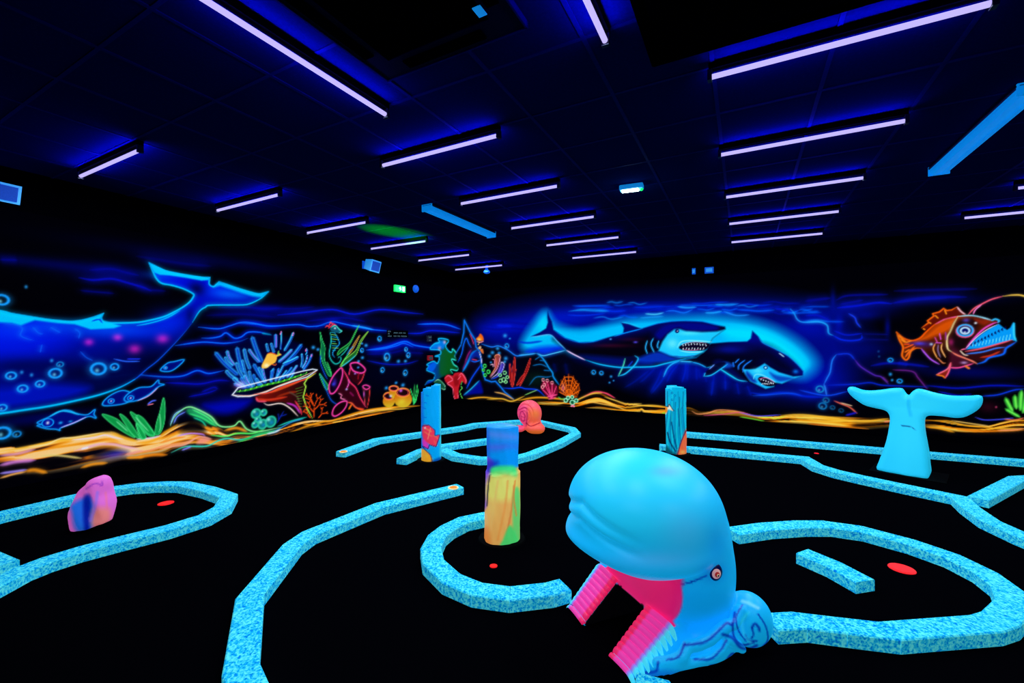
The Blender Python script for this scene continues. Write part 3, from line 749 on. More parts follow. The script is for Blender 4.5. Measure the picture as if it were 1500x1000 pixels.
for i, (x, y, bx, by, r) in enumerate(T5):
    p = c5(x, y, (x+bx)/2+(x-660)*.03, (y+by)/2, bx, by)
    tint = (.25, .85, 1.) if i % 3 else (.15, .68, 1.)
    L.S(p, tint, r*.235, r*.3, .3, 1, gcol=(.0, .15, 1.), taper=.06)
    L.S(p[:]+[.35, .8], (.0, .10, .68), r*.10, 0, 0, .85, taper=.1)
    if i % 4 == 1: L.S(p+[.8, .2], (.75, .45, 1.), .5, 1, .2, .7)
for x, y in c5(865,112, 1045,322, 745,100, 990,268): L.S(XY(x, y, x-1.5, y+5), (1., .4, .75), .7, 1.5, .3)
L.B(352, 563, 8, 5, (.8, .5, .9), .8)
L.Fl(c5(490,738, 510,775, 640,790, 760,790, 850,830, 940,915, 1030,945, 990,840, 960,760, 985,640, 975,600, 1080,512, 850,605, 640,690), (.50, .06, .03), 1.2, .95, curve=False, col2=(.06, .02, .05), ax=((385, 580), (447, 592)))
for p, cc, ww in [(c5(500,760, 620,770, 800,740), (.85,.2,.1), 2), (c5(640,700, 800,640, 940,580), (.9,.3,.1), 1.6), (c5(700,740, 820,700, 900,690), (.6,.15,.05), 1.8), (c5(500,745, 520,780, 600,785), (1.,.3,.4), 1.6), (c5(800,800, 880,830, 930,900), (.8,.2,.8), 1.5), (c5(880,780, 930,860, 945,915), (1.,.2,.3), 1.4), (c5(820,690, 900,740, 920,800), (.35,.25,.2), 1.2)]:
    L.S(p, cc, ww, 2, .25, .9)
L.S(dish, WH, 1.0, 2, .3, 1, closed=True, curve=False); L.S(c5(270,722, 440,728, 600,685, 720,632, 900,565, 1070,490), (1., .8, .7), .9, 1.5, .2); L.S(c5(480,715, 620,700, 760,640, 1000,560, 1090,490), (1., .3, .2), 1.1, 2, .3)
L.S(c5(310,690, 420,672, 600,622, 750,590, 900,540, 985,512), (.25, .75, .15), 1.6, 2, .3)
for k in range(26):
    x = 310+k*27; y = np.interp(x, [310, 420, 600, 750, 900, 985], [690, 672, 622, 590, 540, 512])
    L.S(c5(x, y+8, x+8, y-14), (.45, 1., .3) if k % 2 else (.05, .45, .2), .7, 1, .2)
L.S(c5(575,800, 620,820, 740,805, 830,850, 910,930), (1., .9, .85), .9, 2, .3); L.S(c5(1080,512, 1000,560, 970,610, 985,640, 960,740, 990,840, 1050,950), (.75, 1., .3), .9, 2, .35, curve=False)
for k in range(9): L.S(c5(960-k*2, 640+k*28, 880+k*4, 665+k*24), (.3, .65, .15), .5, 1, .2, .6)
fy = c5(555,430, 560,460, 600,460, 640,432, 685,405, 700,372, 705,350, 745,330, 722,310, 718,290, 700,330, 650,315, 610,322, 590,360)
L.Fl(fy, (1., .75, .25), .8, 1); L.B(390, 535, 4, 3, (1., .95, .7), .9); L.S(c5(610,320, 650,312, 700,332), (1.,.4,.1), .8, 1.2, .2); L.S(c5(718,292, 715,335), (.3,.8,.3), .9, 1, .2); L.S(c5(645,420, 690,430, 690,405), (1.,.4,.1), .7, 1, .2)
FIGS_L.append(('painted_fish', 'yellow fish painted in front of the blue anemone', fy))
# ---- green bubble coral
for x, y, r in ((375,605.5,6.5), (386,604,4.2), (377.7,615,4.2), (384.5,621,6.5), (396.4,617.4,7.6), (373.5,621.6,4.4)):
    L.ring(x, y, r, (.15, .75, .6), 1.6, 2, .3, fill=(.04, .45, .42)); L.B(x+1, y+1, r*.45, r*.45, (.05, .2, .85), .6); L.B(x-r*.4, y-r*.4, r*.35, r*.35, (.6, 1., .9), .8)
FIGS_L.append(('painted_bubble_coral', 'cluster of green round bubble corals painted on the left wall', XY(367,600, 376,597, 390,599, 405,611, 405,622, 392,628, 370,627)))
for p in (c5(700,1000, 740,930, 770,880), c5(720,960, 715,900), c5(735,930, 800,910)): L.S(p, (.05, .15, .7), .8, 2, .3, .8)

# ---- seahorse and kelp
FIGS_L.append(('painted_seahorse', 'teal seahorse with red crown painted on the left wall', c6(230,120, 300,70, 400,160, 380,300, 330,420, 390,440, 380,500, 290,460, 270,380, 280,160)))
for p in (c6(190,175, 215,260, 240,330, 235,450, 300,590, 270,592, 215,470, 195,390, 200,300), c6(185,580, 230,640, 270,700, 255,740, 215,670), c6(260,470, 290,540, 300,585)): leaf(L, p, (.03, .42, .25), (.25, .95, .45))
for p in (c6(200,380, 195,470, 230,570, 265,640), c6(190,590, 220,650, 255,745, 300,840, 370,890)): L.S(p, (.05, .35, .95), .8, 2.5, .35, .8)
for p, a, b in ((c6(570,110, 530,180, 490,260, 450,300, 380,350, 360,400, 420,350, 470,310, 520,220), (.03,.35,.15), (.3,.95,.4)), (c6(577,208, 540,260, 510,310, 470,390, 500,360, 540,290), (.35,.3,.05), (1.,.7,.3)), (c6(660,170, 600,260, 570,330, 540,400, 470,460, 390,512, 420,455, 480,405, 545,345, 590,250), (.08,.4,.15), (.7,1.,.3))):
    leaf(L, p, a, b)
L.S(c6(480,380, 430,440, 400,500), (.3, 1., .4), .8, 2, .3); L.S(c6(540,400, 480,455, 400,515), (.05,.7,.9), .8, 2, .3); L.S(c6(470,320, 430,370, 390,410), (.1,.8,.7), .7, 2, .3); L.S(c6(520,310, 480,350, 450,400), (.1,.6,.9), .7, 1.5, .3)
L.S(c6(285,160, 300,240, 290,320, 280,390, 300,450, 340,485, 380,470, 395,430, 375,415, 365,440), (.1, .75, .7), .9, 2.2, .35); L.S(c6(330,180, 362,230, 378,290, 340,335, 312,385, 335,425), (.1, .6, .9), .8, 2, .3)
for k in range(9): L.S(c6(292+k*2, 175+k*22, 345+(k % 4)*9, 185+k*21), (.5, .9, .4) if k % 2 else (.1, .7, .8), .6, 1, .2, .85)
L.Fl(c6(290,135, 330,108, 365,130, 402,165, 378,185, 330,175, 300,165), (.06, .35, .45), .8, .95); L.S(c6(300,130, 340,110, 380,150, 402,165, 378,182), (.3, .9, .8), .8, 1.5, .3); L.B(490.5, 480.5, 1.4, 1.4, WH, .9)
L.S(c6(240,130, 260,112, 275,120, 295,78, 310,95, 325,85), (1., .25, .25), 1.0, 1.8, .3, curve=False); L.S(c6(270,140, 320,100, 350,110), (1., .2, .3), .9, 1.5, .3)

# ---- pink tube sponges
FIGS_L.append(('painted_tube_sponge', 'pink tube sponges painted on the left wall', c6(400,520, 490,560, 480,480, 560,470, 630,530, 600,640, 560,700, 610,790, 600,710, 640,690, 680,715, 650,915, 450,990, 330,1000, 305,960, 400,840, 280,770, 280,690)))
L.Fl(c6(400,525, 450,600, 540,720, 640,910, 600,940, 520,890, 440,850, 370,770, 330,765), (.20, .01, .07), 1.5, .95, curve=False)
L.Fl(c6(490,500, 630,550, 600,640, 560,690, 510,660, 470,600), (.20, .01, .06), 1.2, .95, curve=False); L.Fl(c6(608,715, 680,720, 665,830, 650,915, 632,912, 620,790), (.14, .03, .05), 1.0, .95, curve=False)
L.Fl(c6(400,525, 355,560, 310,620, 278,700, 290,770, 330,765, 380,690, 410,590), (.05, .0, .08), .8, 1); L.Fl(c6(495,480, 560,475, 620,520, 630,555, 590,575, 520,555, 490,510), (.05, .0, .07), .8, 1)
L.Fl(c6(450,850, 390,860, 330,910, 310,975, 340,995, 400,960, 445,900), (.08, .0, .03), .8, 1)
for p, cl, cc, ww in [(c6(400,525, 355,560, 310,620, 278,700, 290,770, 330,765, 380,690, 410,590), 1, PK, 1.3), (c6(495,480, 560,475, 620,520, 630,555, 590,575, 520,555, 490,510), 1, PK, 1.3), (c6(450,850, 390,860, 330,910, 310,975, 340,995, 400,960, 445,900), 1, PK, 1.2), (c6(607,705, 640,692, 678,712, 640,735), 1, PK, .9),
                      (c6(410,530, 450,600, 480,660, 540,720, 580,810, 640,910), 0, (1.,.2,.4), 1.0), (c6(470,630, 470,680, 450,725), 0, (1.,.35,.8), .9), (c6(490,510, 470,600), 0, (1.,.2,.4), .9), (c6(628,560, 600,640, 560,690), 0, (.9,.2,.25), .9), (c6(612,720, 620,790, 632,905), 0, (.8,.25,.3), .7), (c6(678,720, 668,830, 650,915), 0, (.9,.2,.2), .8),
                      (c6(370,770, 400,790, 395,820, 440,835), 0, (1.,.5,.7), .7), (c6(460,860, 500,870, 540,910, 610,940), 0, (1.,.35,.2), 1.2), (c6(470,930, 500,880), 0, (1.,.45,.1), 1.6), (c6(570,570, 560,640), 0, (.6,.05,.12), 1.0), (c6(480,760, 520,800), 0, (.5,.05,.3), 1.4), (c6(560,920, 620,930), 0, (1.,.3,.1), 1.2)]:
    L.S(p, cc, ww, 2.2, .35, 1, closed=bool(cl))
L.B(490, 560, 3, 6, (.25, .15, .9), .6); L.B(488, 562.5, 2.4, 2.4, (.1, .25, 1.), .7); L.B(524.5, 538, 1.6, 1.6, (.2, .6, 1.), .9); L.B(520, 547, 1.4, 1.4, (.6, .5, 1.), .9); L.B(507.5, 570, 1.6, 1.6, (.7, .7, 1.), .9); L.B(533, 577, 1.5, 4, (.1, .15, .9), .6)

# ---- red branching coral
def branches(C, x, y, ang, ln, dep, cc, ww, rng):
    q = (x+ln*math.cos(ang), y-ln*math.sin(ang))
    C.S(XY(x, y, (x+q[0])/2+rng.uniform(-.6, .6), (y+q[1])/2, *q), cc, ww, 1.6, .3)
    if dep:
        for s in (-1, 1): branches(C, q[0], q[1], ang+s*rng.uniform(.35, .75), ln*rng.uniform(.6, .8), dep-1, cc, ww*.8, rng)
rg = random.Random(4)
for bx, by, a, l in ((460, 612, 1.55, 17), (460, 604, 2.3, 9), (460, 600, .8, 10), (459, 592, 2.0, 9), (466, 612, .9, 8), (455, 612, 2.2, 8)): branches(L, bx, by, a, l, 2, (.95, .28, .05), .95, rg)
FIGS_L.append(('painted_branch_coral', 'orange-red branching coral painted beside the dish coral', XY(448,565, 462,560, 474,566, 476,612, 450,614)))

# ---- orange pots and tuft
for cx_, cy_, rx, ry, bx, by, bw, bh in ((862,800,50,36,862,850,58,60), (910,725,46,26,910,770,46,50), (1000,765,66,42,1000,830,88,80)):
    t = np.linspace(0, 2*math.pi, 17)[:-1]
    body = np.stack([bx+bw*np.cos(t), by+bh*np.sin(t)], 1); rim = np.stack([cx_+rx*np.cos(t), cy_+ry*np.sin(t)], 1)
    f = lambda a: c6(*a.ravel())
    L.Fl(f(body), (.85, .35, .03), .9, 1, col2=(.85, .75, .15), ax=(f(body)[12], f(body)[4])); L.Fl(f(rim), (.12, .02, .04), .7, 1)
    L.S(f(rim), (1., .55, .2), 1.1, 1.8, .3, 1, closed=True); L.S(f(rim*[.8, .8]+[cx_*.2, cy_*.2]), (1., .3, .35), .6, 1, .2, .8, closed=True)
L.B(588, 588, 6, 5, (.5, .85, .15), .55); L.B(572, 580, 2, 2, (.3, .5, 1.), .9); L.B(587, 572, 2.2, 2.2, (.9, .4, 1.), .9)
FIGS_L.append(('painted_pot_sponge', 'three orange pot sponges painted on the left wall', c6(810,780, 880,700, 960,720, 1070,740, 1085,860, 1000,910, 820,905)))
for p in (c6(1105,880, 1095,800, 1070,720), c6(1105,880, 1110,780, 1112,680), c6(1105,870, 1130,760, 1142,680), c6(1105,880, 1140,790, 1150,720), c6(1100,880, 1125,850, 1135,800)): L.S(p, (.2, .9, .4), 1.0, 1.8, .3)
for x, y, r in ((566.7,522.7,5.2), (598,520,3.6), (594.5,511.7,2.8), (583.5,529,2.2), (593.7,528.7,2), (560,541.7,3.4), (593.5,545.8,3.8), (555.8,496,3.4), (536,505.7,2.2), (530,513,2.8), (530.7,523.7,2), (525,529,1.7), (565.7,568,2.2), (590,563.8,2.4), (580,560.5,1.8), (458.7,508.7,2.4), (465.5,511.7,2), (530,503,1.4)):
    L.bubble(x, y, r, .95)

# ---- things that straddle the corner: seaweed, mountain
def both(fn):
    fn(L); fn(K)
weed = c7(150,690, 180,650, 230,640, 245,590, 220,570, 165,545, 185,510, 170,490, 230,460, 270,480, 290,420, 250,410, 300,390, 290,350, 200,340, 240,290, 290,275, 280,240, 340,240, 380,260, 350,310, 380,360, 410,370, 420,340, 460,390, 440,410, 460,450, 410,440, 430,490, 470,520, 460,550, 400,540, 420,580)
L.Fl(cat(weed, c7(340,600, 270,640)), (.0, .25, .85), 1.5, .9, curve=False, col2=(.02, .32, .10), ax=((632, 530), (656, 535))); L.Fl(c7(300,390, 350,320, 380,370, 440,400, 400,440, 430,500, 400,540, 330,600, 290,560), (.04, .38, .12), 3, .75)
L.Fl(c7(240,290, 300,260, 350,270, 330,340, 290,330, 220,330), (.0, .5, .95), 2, .9)
L.S(weed, (.05, .75, 1.), .95, 2.2, .4); L.S(weed[-12:], (.2, .9, .7), .8, 1.5, .3); L.B(643.5, 510, 2.2, 3, (.8, .4, .3), .8); L.B(651, 501, 2, 2.6, (.9, .5, .4), .8); L.Fl(c7(180,510, 240,470, 260,500, 220,560, 180,540), (.0, .4, .95), 1.5, .8)
FIGS_L.append(('painted_seaweed', 'ragged blue and green seaweed painted near the corner', cat(weed, c7(340,600, 270,640))))
L.S(c7(240,660, 275,640, 310,660, 345,705, 340,735, 300,720), (.6, .95, .75), .8, 1.8, .3); L.Fl(c7(240,660, 300,645, 345,710, 330,735, 250,680), (.1, .45, .3), 1, .7)
def mountain(C):
    m1 = c7(440,400, 500,300, 530,180, 535,60, 560,110, 590,170, 640,250, 650,320, 690,370, 700,480, 715,560, 740,640, 800,660, 840,655, 890,710, 930,760, 1020,830)
    C.Fl(cat(m1, c7(900,850, 540,830, 480,560)), (.012, .01, .06), 2, .9, curve=False)
    C.B(692, 520, 8, 16, (.15, .02, .3), .6)
    C.Fl(c7(530,790, 600,730, 680,650, 705,700, 715,770, 640,780), (.0, .05, .7), 2, .8)
    C.S(c7(520,560, 570,470, 610,390, 655,350), (.0, .55, 1.), 1.9, 3.5, .4); C.Fl(c7(600,400, 660,355, 690,400, 690,440, 640,420, 590,460), (.02, .15, .7), 2, .75); C.S(c7(600,455, 640,465, 690,450), (.05, .4, 1.), .9, 2, .3)
    C.S(c7(470,470, 510,380, 530,290, 555,235, 580,290, 605,330), (.03, .4, 1.), 1.1, 3, .4); C.S(c7(545,470, 570,400, 600,350), (.55, .1, .45), 1.2, 2.5, .35); C.S(c7(590,190, 610,240, 630,300), (.75, .15, .4), 1.0, 2, .3); C.S(c7(520,540, 560,440), (.4, .1, .4), 1.2, 2, .3)
    C.S(m1[:9], (.05, .5, 1.), 1.2, 3, .45, curve=False); C.S(m1[7:], (.05, .5, 1.), 1.1, 3, .4, curve=False); C.S(c7(555,730, 610,620, 700,490), (.03, .3, 1.), 1.1, 3, .4); C.S(c7(530,790, 600,730, 680,650), (.1, .7, .9), 1.0, 2.5, .35); C.S(c7(680,370, 700,430, 705,480), (.85, .8, 1.), .7, 1.5, .3); C.S(c7(610,440, 660,450), (.8, .2, .4), .9, 1.5, .3)
    C.Fl(c7(650,245, 675,215, 690,190, 715,215, 722,255, 690,262), (1., .4, .05), 1, 1); C.B(702, 497, 3, 2.6, (1., .85, .4), .8); C.S(c7(655,265, 690,275, 725,262), (1., .6, .6), .8, 1.5, .3); C.Fl(c7(670,330, 690,310, 700,325, 690,345), (1., .8, .5), .8, .9); C.Fl(c7(690,345, 715,340, 722,385, 700,370), (1., .5, .2), .8, .9); C.S(c7(680,275, 672,300), (1.,.9,.4), .7, 1.2, .3)
    pk = c7(340,620, 370,590, 420,600, 440,575, 510,570, 550,620, 555,680, 510,660, 480,720, 470,860, 440,860, 425,740, 380,690, 350,660)
    C.Fl(pk, (.78, .10, .16), 1, 1); C.Fl(c7(430,620, 470,600, 480,680, 440,700), (.55, .05, .08), 2, .8)
    for p in (c7(345,625, 380,600, 420,640, 390,660, 370,680, 420,720, 430,800, 460,860), c7(480,600, 510,580, 550,640, 545,680), c7(470,640, 500,600), c7(465,770, 475,830, 450,865)): C.S(p, (1., .38, .5), .9, 1.5, .3)
    C.S(c7(515,650, 500,700, 515,720, 490,750, 500,790, 530,850), (.4, .9, .35), .8, 1.5, .3)
FIGS_B.append(('painted_mountain', 'dark blue rocky peak painted in the corner', c7(440,400, 500,300, 530,180, 535,60, 560,110, 590,170, 640,250, 690,370, 700,480, 740,640, 840,655, 930,760, 900,850, 540,830, 480,560)))

# ---- back wall water
K.Fl(XY(700,470, 780,448, 900,440, 1050,436, 1170,450, 1240,470, 1260,520, 1240,555, 1190,572, 1100,578, 960,566, 850,530, 720,515), (.0, .04, .68), 26, .68)
for x, y, rx, ry, cc, a in ((1000, 452, 180, 10, (.0,.1,.9), .5), (820, 465, 60, 14, (.0,.1,1.), .5), (1190, 475, 40, 20, (.0,.05,.8), .45), (1190, 560, 40, 30, (.0,.04,.75), .5), (1240, 455, 60, 12, (.0,.03,.6), .45), (1275, 510, 50, 16, (.0,.03,.6), .4), (1275, 450, 40, 14, (.0,.03,.55), .35), (1420, 545, 80, 10, (.0,.03,.6), .5), (1380, 440, 90, 8, (.0,.03,.5), .35), (730, 480, 40, 14, (.0,.04,.7), .5), (1220, 560, 40, 20, (.0,.03,.6), .4)):
    K.B(x, y, rx, ry, cc, a)
def hazy(p, cc, ww, aa=.6): K.S(p, cc, ww, ww*2.6, .45, aa)
hazy(c7(700,130, 850,150, 1000,140, 1200,160), DB, 2, .6); hazy(c7(780,80, 950,80, 1190,100), DB, 2.4, .6); hazy(c7(850,110, 1000,118), (.02,.1,.9), 1.2, .5)
rw = random.Random(9)
for k in range(46):
    x = rw.uniform(830, 1190); y = 443+abs(rw.gauss(0, 10))+max(0, (x-1120)*.12); ln = rw.uniform(20, 60)
    cc = rw.choice([(.0,.35,1.), (.0,.2,1.), (.0,.05,.6), (.05,.55,1.), (.0,.02,.4)])
    hazy(XY(x, y, x+ln*.3, y-rw.uniform(-1, 2.5), x+ln*.6, y+rw.uniform(-1, 2), x+ln, y-rw.uniform(-1, 2)), cc, rw.uniform(.5, 1.4), rw.uniform(.35, .7))
K.Fl(XY(764,500, 784,470, 800,456, 815,474, 850,484, 890,474, 930,466, 1000,463, 1040,462, 1090,467, 1125,476, 1155,490, 1180,508, 1196,530, 1186,548, 1160,552, 1060,530, 860,520, 820,514, 800,520, 770,514), (.0, .76, 1.), 9, .97)
K.Fl(XY(1060,480, 1110,482, 1150,500, 1180,530, 1165,540, 1120,505, 1070,496), (.0, .90, 1.), 7, .85); K.Fl(XY(810,486, 850,503, 900,490, 912,478, 860,482), (.0, .75, 1.), 5, .75); K.B(796, 476, 9, 16, (.0, .7, 1.), .6)
K.Fl(XY(770,515, 790,508, 830,507, 810,520, 790,522), (.0, .1, .9), 4, .8); K.S(c8(0,355, 80,365, 200,350), (.0,.1,.8), 2, 3, .2, .7)
K.S(c9(300,130, 400,135, 480,120), (.3,.85,1.), .9, 2.5, .4, .8); K.S(c9(620,60, 700,70, 800,65), (.1,.6,1.), 1.6, 3, .4, .8); K.S(c9(500,105, 580,100, 680,120, 760,90), (.05,.45,1.), 1, 3, .4, .8); K.S(c10(20,120, 100,120, 180,105), (.1,.65,1.), 1.3, 3, .4, .8); K.S(c10(200,105, 320,145, 450,140), (.1,.55,1.), .9, 2.5, .4, .8); K.S(c9(250,170, 420,160, 480,155), (.1,.6,1.), .8, 2.5, .3, .7)
# light rays under the sharks
for p, a in [(c9(700,600, 690,700, 660,800), .8), (c9(720,610, 710,780), .5), (c9(630,615, 560,700, 510,800), .7), (c9(600,615, 520,700, 450,800, 360,910), .8), (c9(800,640, 805,780), .5), (c9(820,660, 840,760), .3), (c9(470,660, 420,780, 350,900), .7), (c9(400,660, 300,760, 250,800), .5), (c9(340,680, 200,790, 100,850), .5), (c9(975,720, 960,850, 945,930), .6), (c9(1080,720, 1085,870), .5), (c9(880,700, 900,800), .4), (c10(330,800, 350,920), .6), (c10(430,830, 470,930), .6), (c10(90,780, 80,930), .4), (c10(220,780, 215,880), .4)]:
    K.S(p, (.0, .14, .95), 1.6, 6, .42*a, .4*a)
K.S(c9(480,745, 520,660, 580,610, 640,590), (.1, .65, 1.), 1.2, 3, .4)
K.S(c10(470,900, 600,920, 750,900, 900,915, 1000,935, 1180,945), (.0, .15, .95), 2, 6, .4, .6); K.S(c10(480,930, 700,915, 860,905, 960,930), (.05, .35, 1.), .8, 3, .3, .6)
# ---- right mountain ridge of the reef
rm = c7(700,290, 800,320, 870,310, 960,350, 1030,400, 1080,405, 1200,385); rm2 = c8(150,455, 190,480, 230,530, 260,580, 290,620, 300,660, 350,730)
K.Fl(cat(c7(700,290, 800,320, 870,310, 960,350, 1030,400, 1080,405), c8(150,455, 230,530, 290,620, 350,730, 300,800, 0,800), c7(760,800, 700,600)), (.008, .008, .05), 3, .93, curve=False)
K.Fl(c8(150,470, 230,475, 370,440, 420,450, 500,520, 700,580, 840,600, 700,760, 500,800, 400,780, 290,620), (.006, .008, .06), 6, .85)
K.B(785, 555, 20, 12, (.02, .12, .04), .7); K.B(745, 540, 12, 22, (.0, .03, .3), .5)
K.S(rm, (.1, .5, 1.), .9, 3, .4); K.S(c8(0,470, 80,465, 150,455), (.2, .7, 1.), .9, 2.5, .4); K.S(c8(160,455, 210,475, 280,460, 400,430), (.3, .8, 1.), .8, 2.5, .35); K.S(rm2, (.05, .62, 1.), 1.0, 2.5, .4)
for p in (c8(140,510, 185,480), c8(230,520, 180,515), c8(250,575, 190,550, 120,560), c8(270,605, 215,600), c8(290,650, 240,660, 150,660, 90,730)): K.S(p, (.05, .45, .75), .8, 2, .3, .85)
K.S(cat(c7(910,720, 1000,725, 1080,715), c8(60,760, 160,770, 225,825)), (.03, .25, 1.), .9, 2.5, .4)
K.S(c8(400,540, 420,640), (.0, .05, .4), 3, 6, .3, .4); K.S(c8(300,540, 320,620), (.0, .05, .4), 3, 6, .3, .4)
FIGS_B.append(('painted_reef', 'dark reef ridge with small bright corals painted on the back wall', cat(c7(705,290, 800,320, 870,310, 960,350, 1030,400, 1080,405), c8(150,455, 230,530, 290,620, 225,825, 0,760), c7(900,700, 740,640, 715,500))))
both(mountain)
# small corals
for p, cc in ((c7(785,610, 830,540, 850,480, 835,410, 870,395, 885,420, 870,490), (1.,.6,.4)), (c7(790,615, 850,540, 875,470, 885,410), (.95,.6,.8)), (c7(800,625, 860,580, 890,520, 895,470, 925,490, 900,560, 850,610), (.8,.75,1.)), (c7(810,440, 830,450, 830,520), (1.,.5,.6)), (c7(790,495, 815,490, 820,520), (.9,.7,.8)), (c7(800,635, 870,600, 915,520), (.1,.3,1.))): K.S(p, cc, .8, 1.8, .35)
K.Fl(c7(840,410, 875,400, 870,480, 840,540), (.9, .35, .3), 1, .7); K.Fl(c7(860,560, 900,480, 920,500, 890,570), (.35, .25, .9), 1, .7)
for x, y, r in ((735,505,16), (770,562,17), (738,595,14), (722,545,12)): K.ring(*c7(x, y)[0], r/6.667, (.25, .95, .4), .8, 1.5, .3, fill=(.02, .2, .08))
for x, y, r in ((885,595,14), (930,572,16), (920,640,20), (955,615,14), (890,650,18), (940,660,14)): K.ring(*c7(x, y)[0], r/6.667, (.55, .95, .6), .7, 1.5, .3)
for p in (c7(1025,420, 1032,520, 1010,710, 1000,600), c7(980,480, 1000,600, 1000,705, 975,600), c7(1180,430, 1160,540, 1080,700, 1120,580), c7(1125,585, 1090,660, 1045,695, 1085,620), c7(1040,540, 1030,600, 1015,690)): leaf(K, p, (.55, .06, .08), (1., .25, .2), .8)
for x, y, r in ((933,210,15), (980,238,7), (950,310,18), (860,335,13), (810,375,14), (780,410,13), (875,380,12), (940,432,15), (930,465,10), (795, 470, 8)): K.bubble(*c7(x, y)[0], r/6.667*1.15, .9)
for x, y, r in ((645,618,15), (712,625,14), (795,655,9), (817,690,6), (782,707,7)): K.bubble(*c8(x, y)[0], r/5.883*1.1, .9)
# ---- back sand
sb_top = cat(XY(640,589, 660,588), c7(530,860, 570,830, 700,810, 860,820, 1000,835), c8(0,850, 200,830, 350,840, 500,840, 600,800, 700,790, 850,860, 1000,890), k4(500,512, 670,525, 740,530, 780,528, 830,545, 900,540, 1000,545, 1100,568, 1250,563, 1400,568), k6(100,310, 480,325, 830,335, 1000,365, 1200,380, 1350,345, 1500,330), XY(1600,615, 1760,622))
sb_bot = cat(XY(640,606, 664,600), c7(540,890, 700,865, 900,890, 1060,912), c8(150,922, 300,940, 500,955, 700,955, 900,985, 1059,955), k4(560,560, 680,565, 780,568, 900,578, 1100,595, 1300,608), k6(0,400, 240,415, 480,400, 760,400, 1000,435, 1300,440, 1500,425), XY(1600,640, 1760,650))
SAND_B = [(0, (.015, .008, .01)), (.38, (.07, .035, .01)), (.54, (.40, .19, .02)), (.68, (.90, .48, .04)), (.85, (1., .66, .12)), (1, (1., .8, .3))]
K.sand(sb_top, sb_bot, SAND_B, 8, 1.1, 5.0, 1.2)
K.Fl(k4(690,560, 720,540, 780,525, 900,556, 1000,560, 1080,585, 900,600, 760,590), (.02, .012, .015), 6, .8); K.Fl(k6(230,350, 480,345, 700,330, 830,365, 700,420, 300,420), (.02, .012, .015), 6, .6)
K.S(c8(100,905, 400,930), (.02,.01,.01), 2, 0, 0, .8)
FIGS_B.append(('painted_sand', 'glowing orange sand painted along the foot of the back wall', cat(sb_top, sb_bot[::-1])))
for p, cc, ww in [(c7(310,850, 400,872, 530,862, 570,832, 700,812, 860,822), (1.,.7,.15), 1.3), (c7(310,940, 420,905, 540,880, 700,850), (1.,.6,.1), 1.3), (c7(320,975, 430,930, 540,895), (.9,.5,.05), 1.0), (c7(760,830, 900,825, 1000,850, 1120,800), (1.,.75,.2), 1.3), (c7(830,760, 920,780, 1020,835), (.95,.7,.35), 1.2), (c7(800,880, 950,890, 1060,910), (1.,.55,.05), 1.3),
                  (c8(0,860, 150,835, 330,845, 420,860), (1.,.65,.1), 1.6), (c8(50,880, 250,905, 450,930), (1.,.6,.08), 1.4), (c8(160,880, 330,890, 420,870), (1.,.8,.3), 1.2), (c8(480,870, 560,830, 640,800, 720,795), (1.,.75,.25), 1.4), (c8(580,890, 620,875, 720,890, 860,920, 980,970), (1.,.75,.3), 1.2), (c8(700,980, 850,950, 1059,940), (1.,.6,.05), 1.8), (c8(740,830, 830,860, 930,890, 1059,888), (1.,.8,.3), 1.0),
                  (c8(560,830, 640,790, 720,790, 830,840), (1.,.3,.4), .8), (c8(680,785, 760,800, 825,840), (1.,.25,.4), .8), (c8(50,815, 110,790, 160,770), (.5,.8,.4), .8), (k4(500,530, 600,520, 680,527), (1.,.75,.2), 1.1), (k4(600,555, 690,545), (1.,.6,.05), 1.4), (k4(660,555, 690,550), (.5,.9,.2), 1.0),
                  (k4(790,545, 815,558, 860,555, 900,542, 960,543, 1020,552), (1.,.6,.35), 1.0), (k4(840,565, 920,560, 1000,552, 1060,565), (.9,.3,.5), .8), (k4(1000,570, 1060,580, 1110,590), (.5,.95,.2), .8), (k4(1080,575, 1120,572, 1160,578, 1200,568), (.8,.95,.2), .9), (k4(1000,552, 1080,567, 1180,562), (.4,.35,1.), .8), (k4(1180,565, 1280,562, 1400,575, 1490,590), (1.,.75,.2), 1.6), (k4(1220,580, 1350,590, 1480,598), (1.,.6,.05), 2.0), (k4(1300,600, 1480,620), (.75,.35,.05), 2.2), (k4(1250,575, 1330,575), (1.,.85,.3), 1.4),
                  (k5(1080,270, 1250,295, 1400,290), (1.,.75,.2), 1.8), (k6(0,330, 150,335, 300,345, 470,325), (1.,.72,.15), 1.6), (k6(0,390, 150,395, 320,405), (.75,.38,.08), 2), (k6(440,350, 480,345), (1.,.5,.4), 1), (k6(830,340, 930,345, 1050,375, 1180,385, 1300,400, 1500,400), (1.,.68,.12), 1.3), (k6(760,388, 860,400, 970,428), (1.,.65,.1), 1.6), (k6(950,340, 1080,360, 1250,385), (1.,.8,.4), .9), (k6(1000,410, 1200,420, 1500,410), (.95,.5,.06), 1.8), (k6(1300,415, 1420,410, 1500,400), (1.,.6,.4), 1.2),
                  (k6(1130,315, 1200,335, 1330,330, 1420,320), (.25,.3,1.), .9), (k6(1350,330, 1430,335, 1500,320), (1.,.5,.3), 1.1), (k6(60,190, 120,215, 180,240, 235,285), (1.,.4,.3), 1.0), (k6(110,205, 200,230), (1.,.8,.6), .8), (k6(150,300, 230,280), (.1,.1,.8), 1.6)]:
    K.S(p, cc, ww*.95, ww*2, .3, .9)
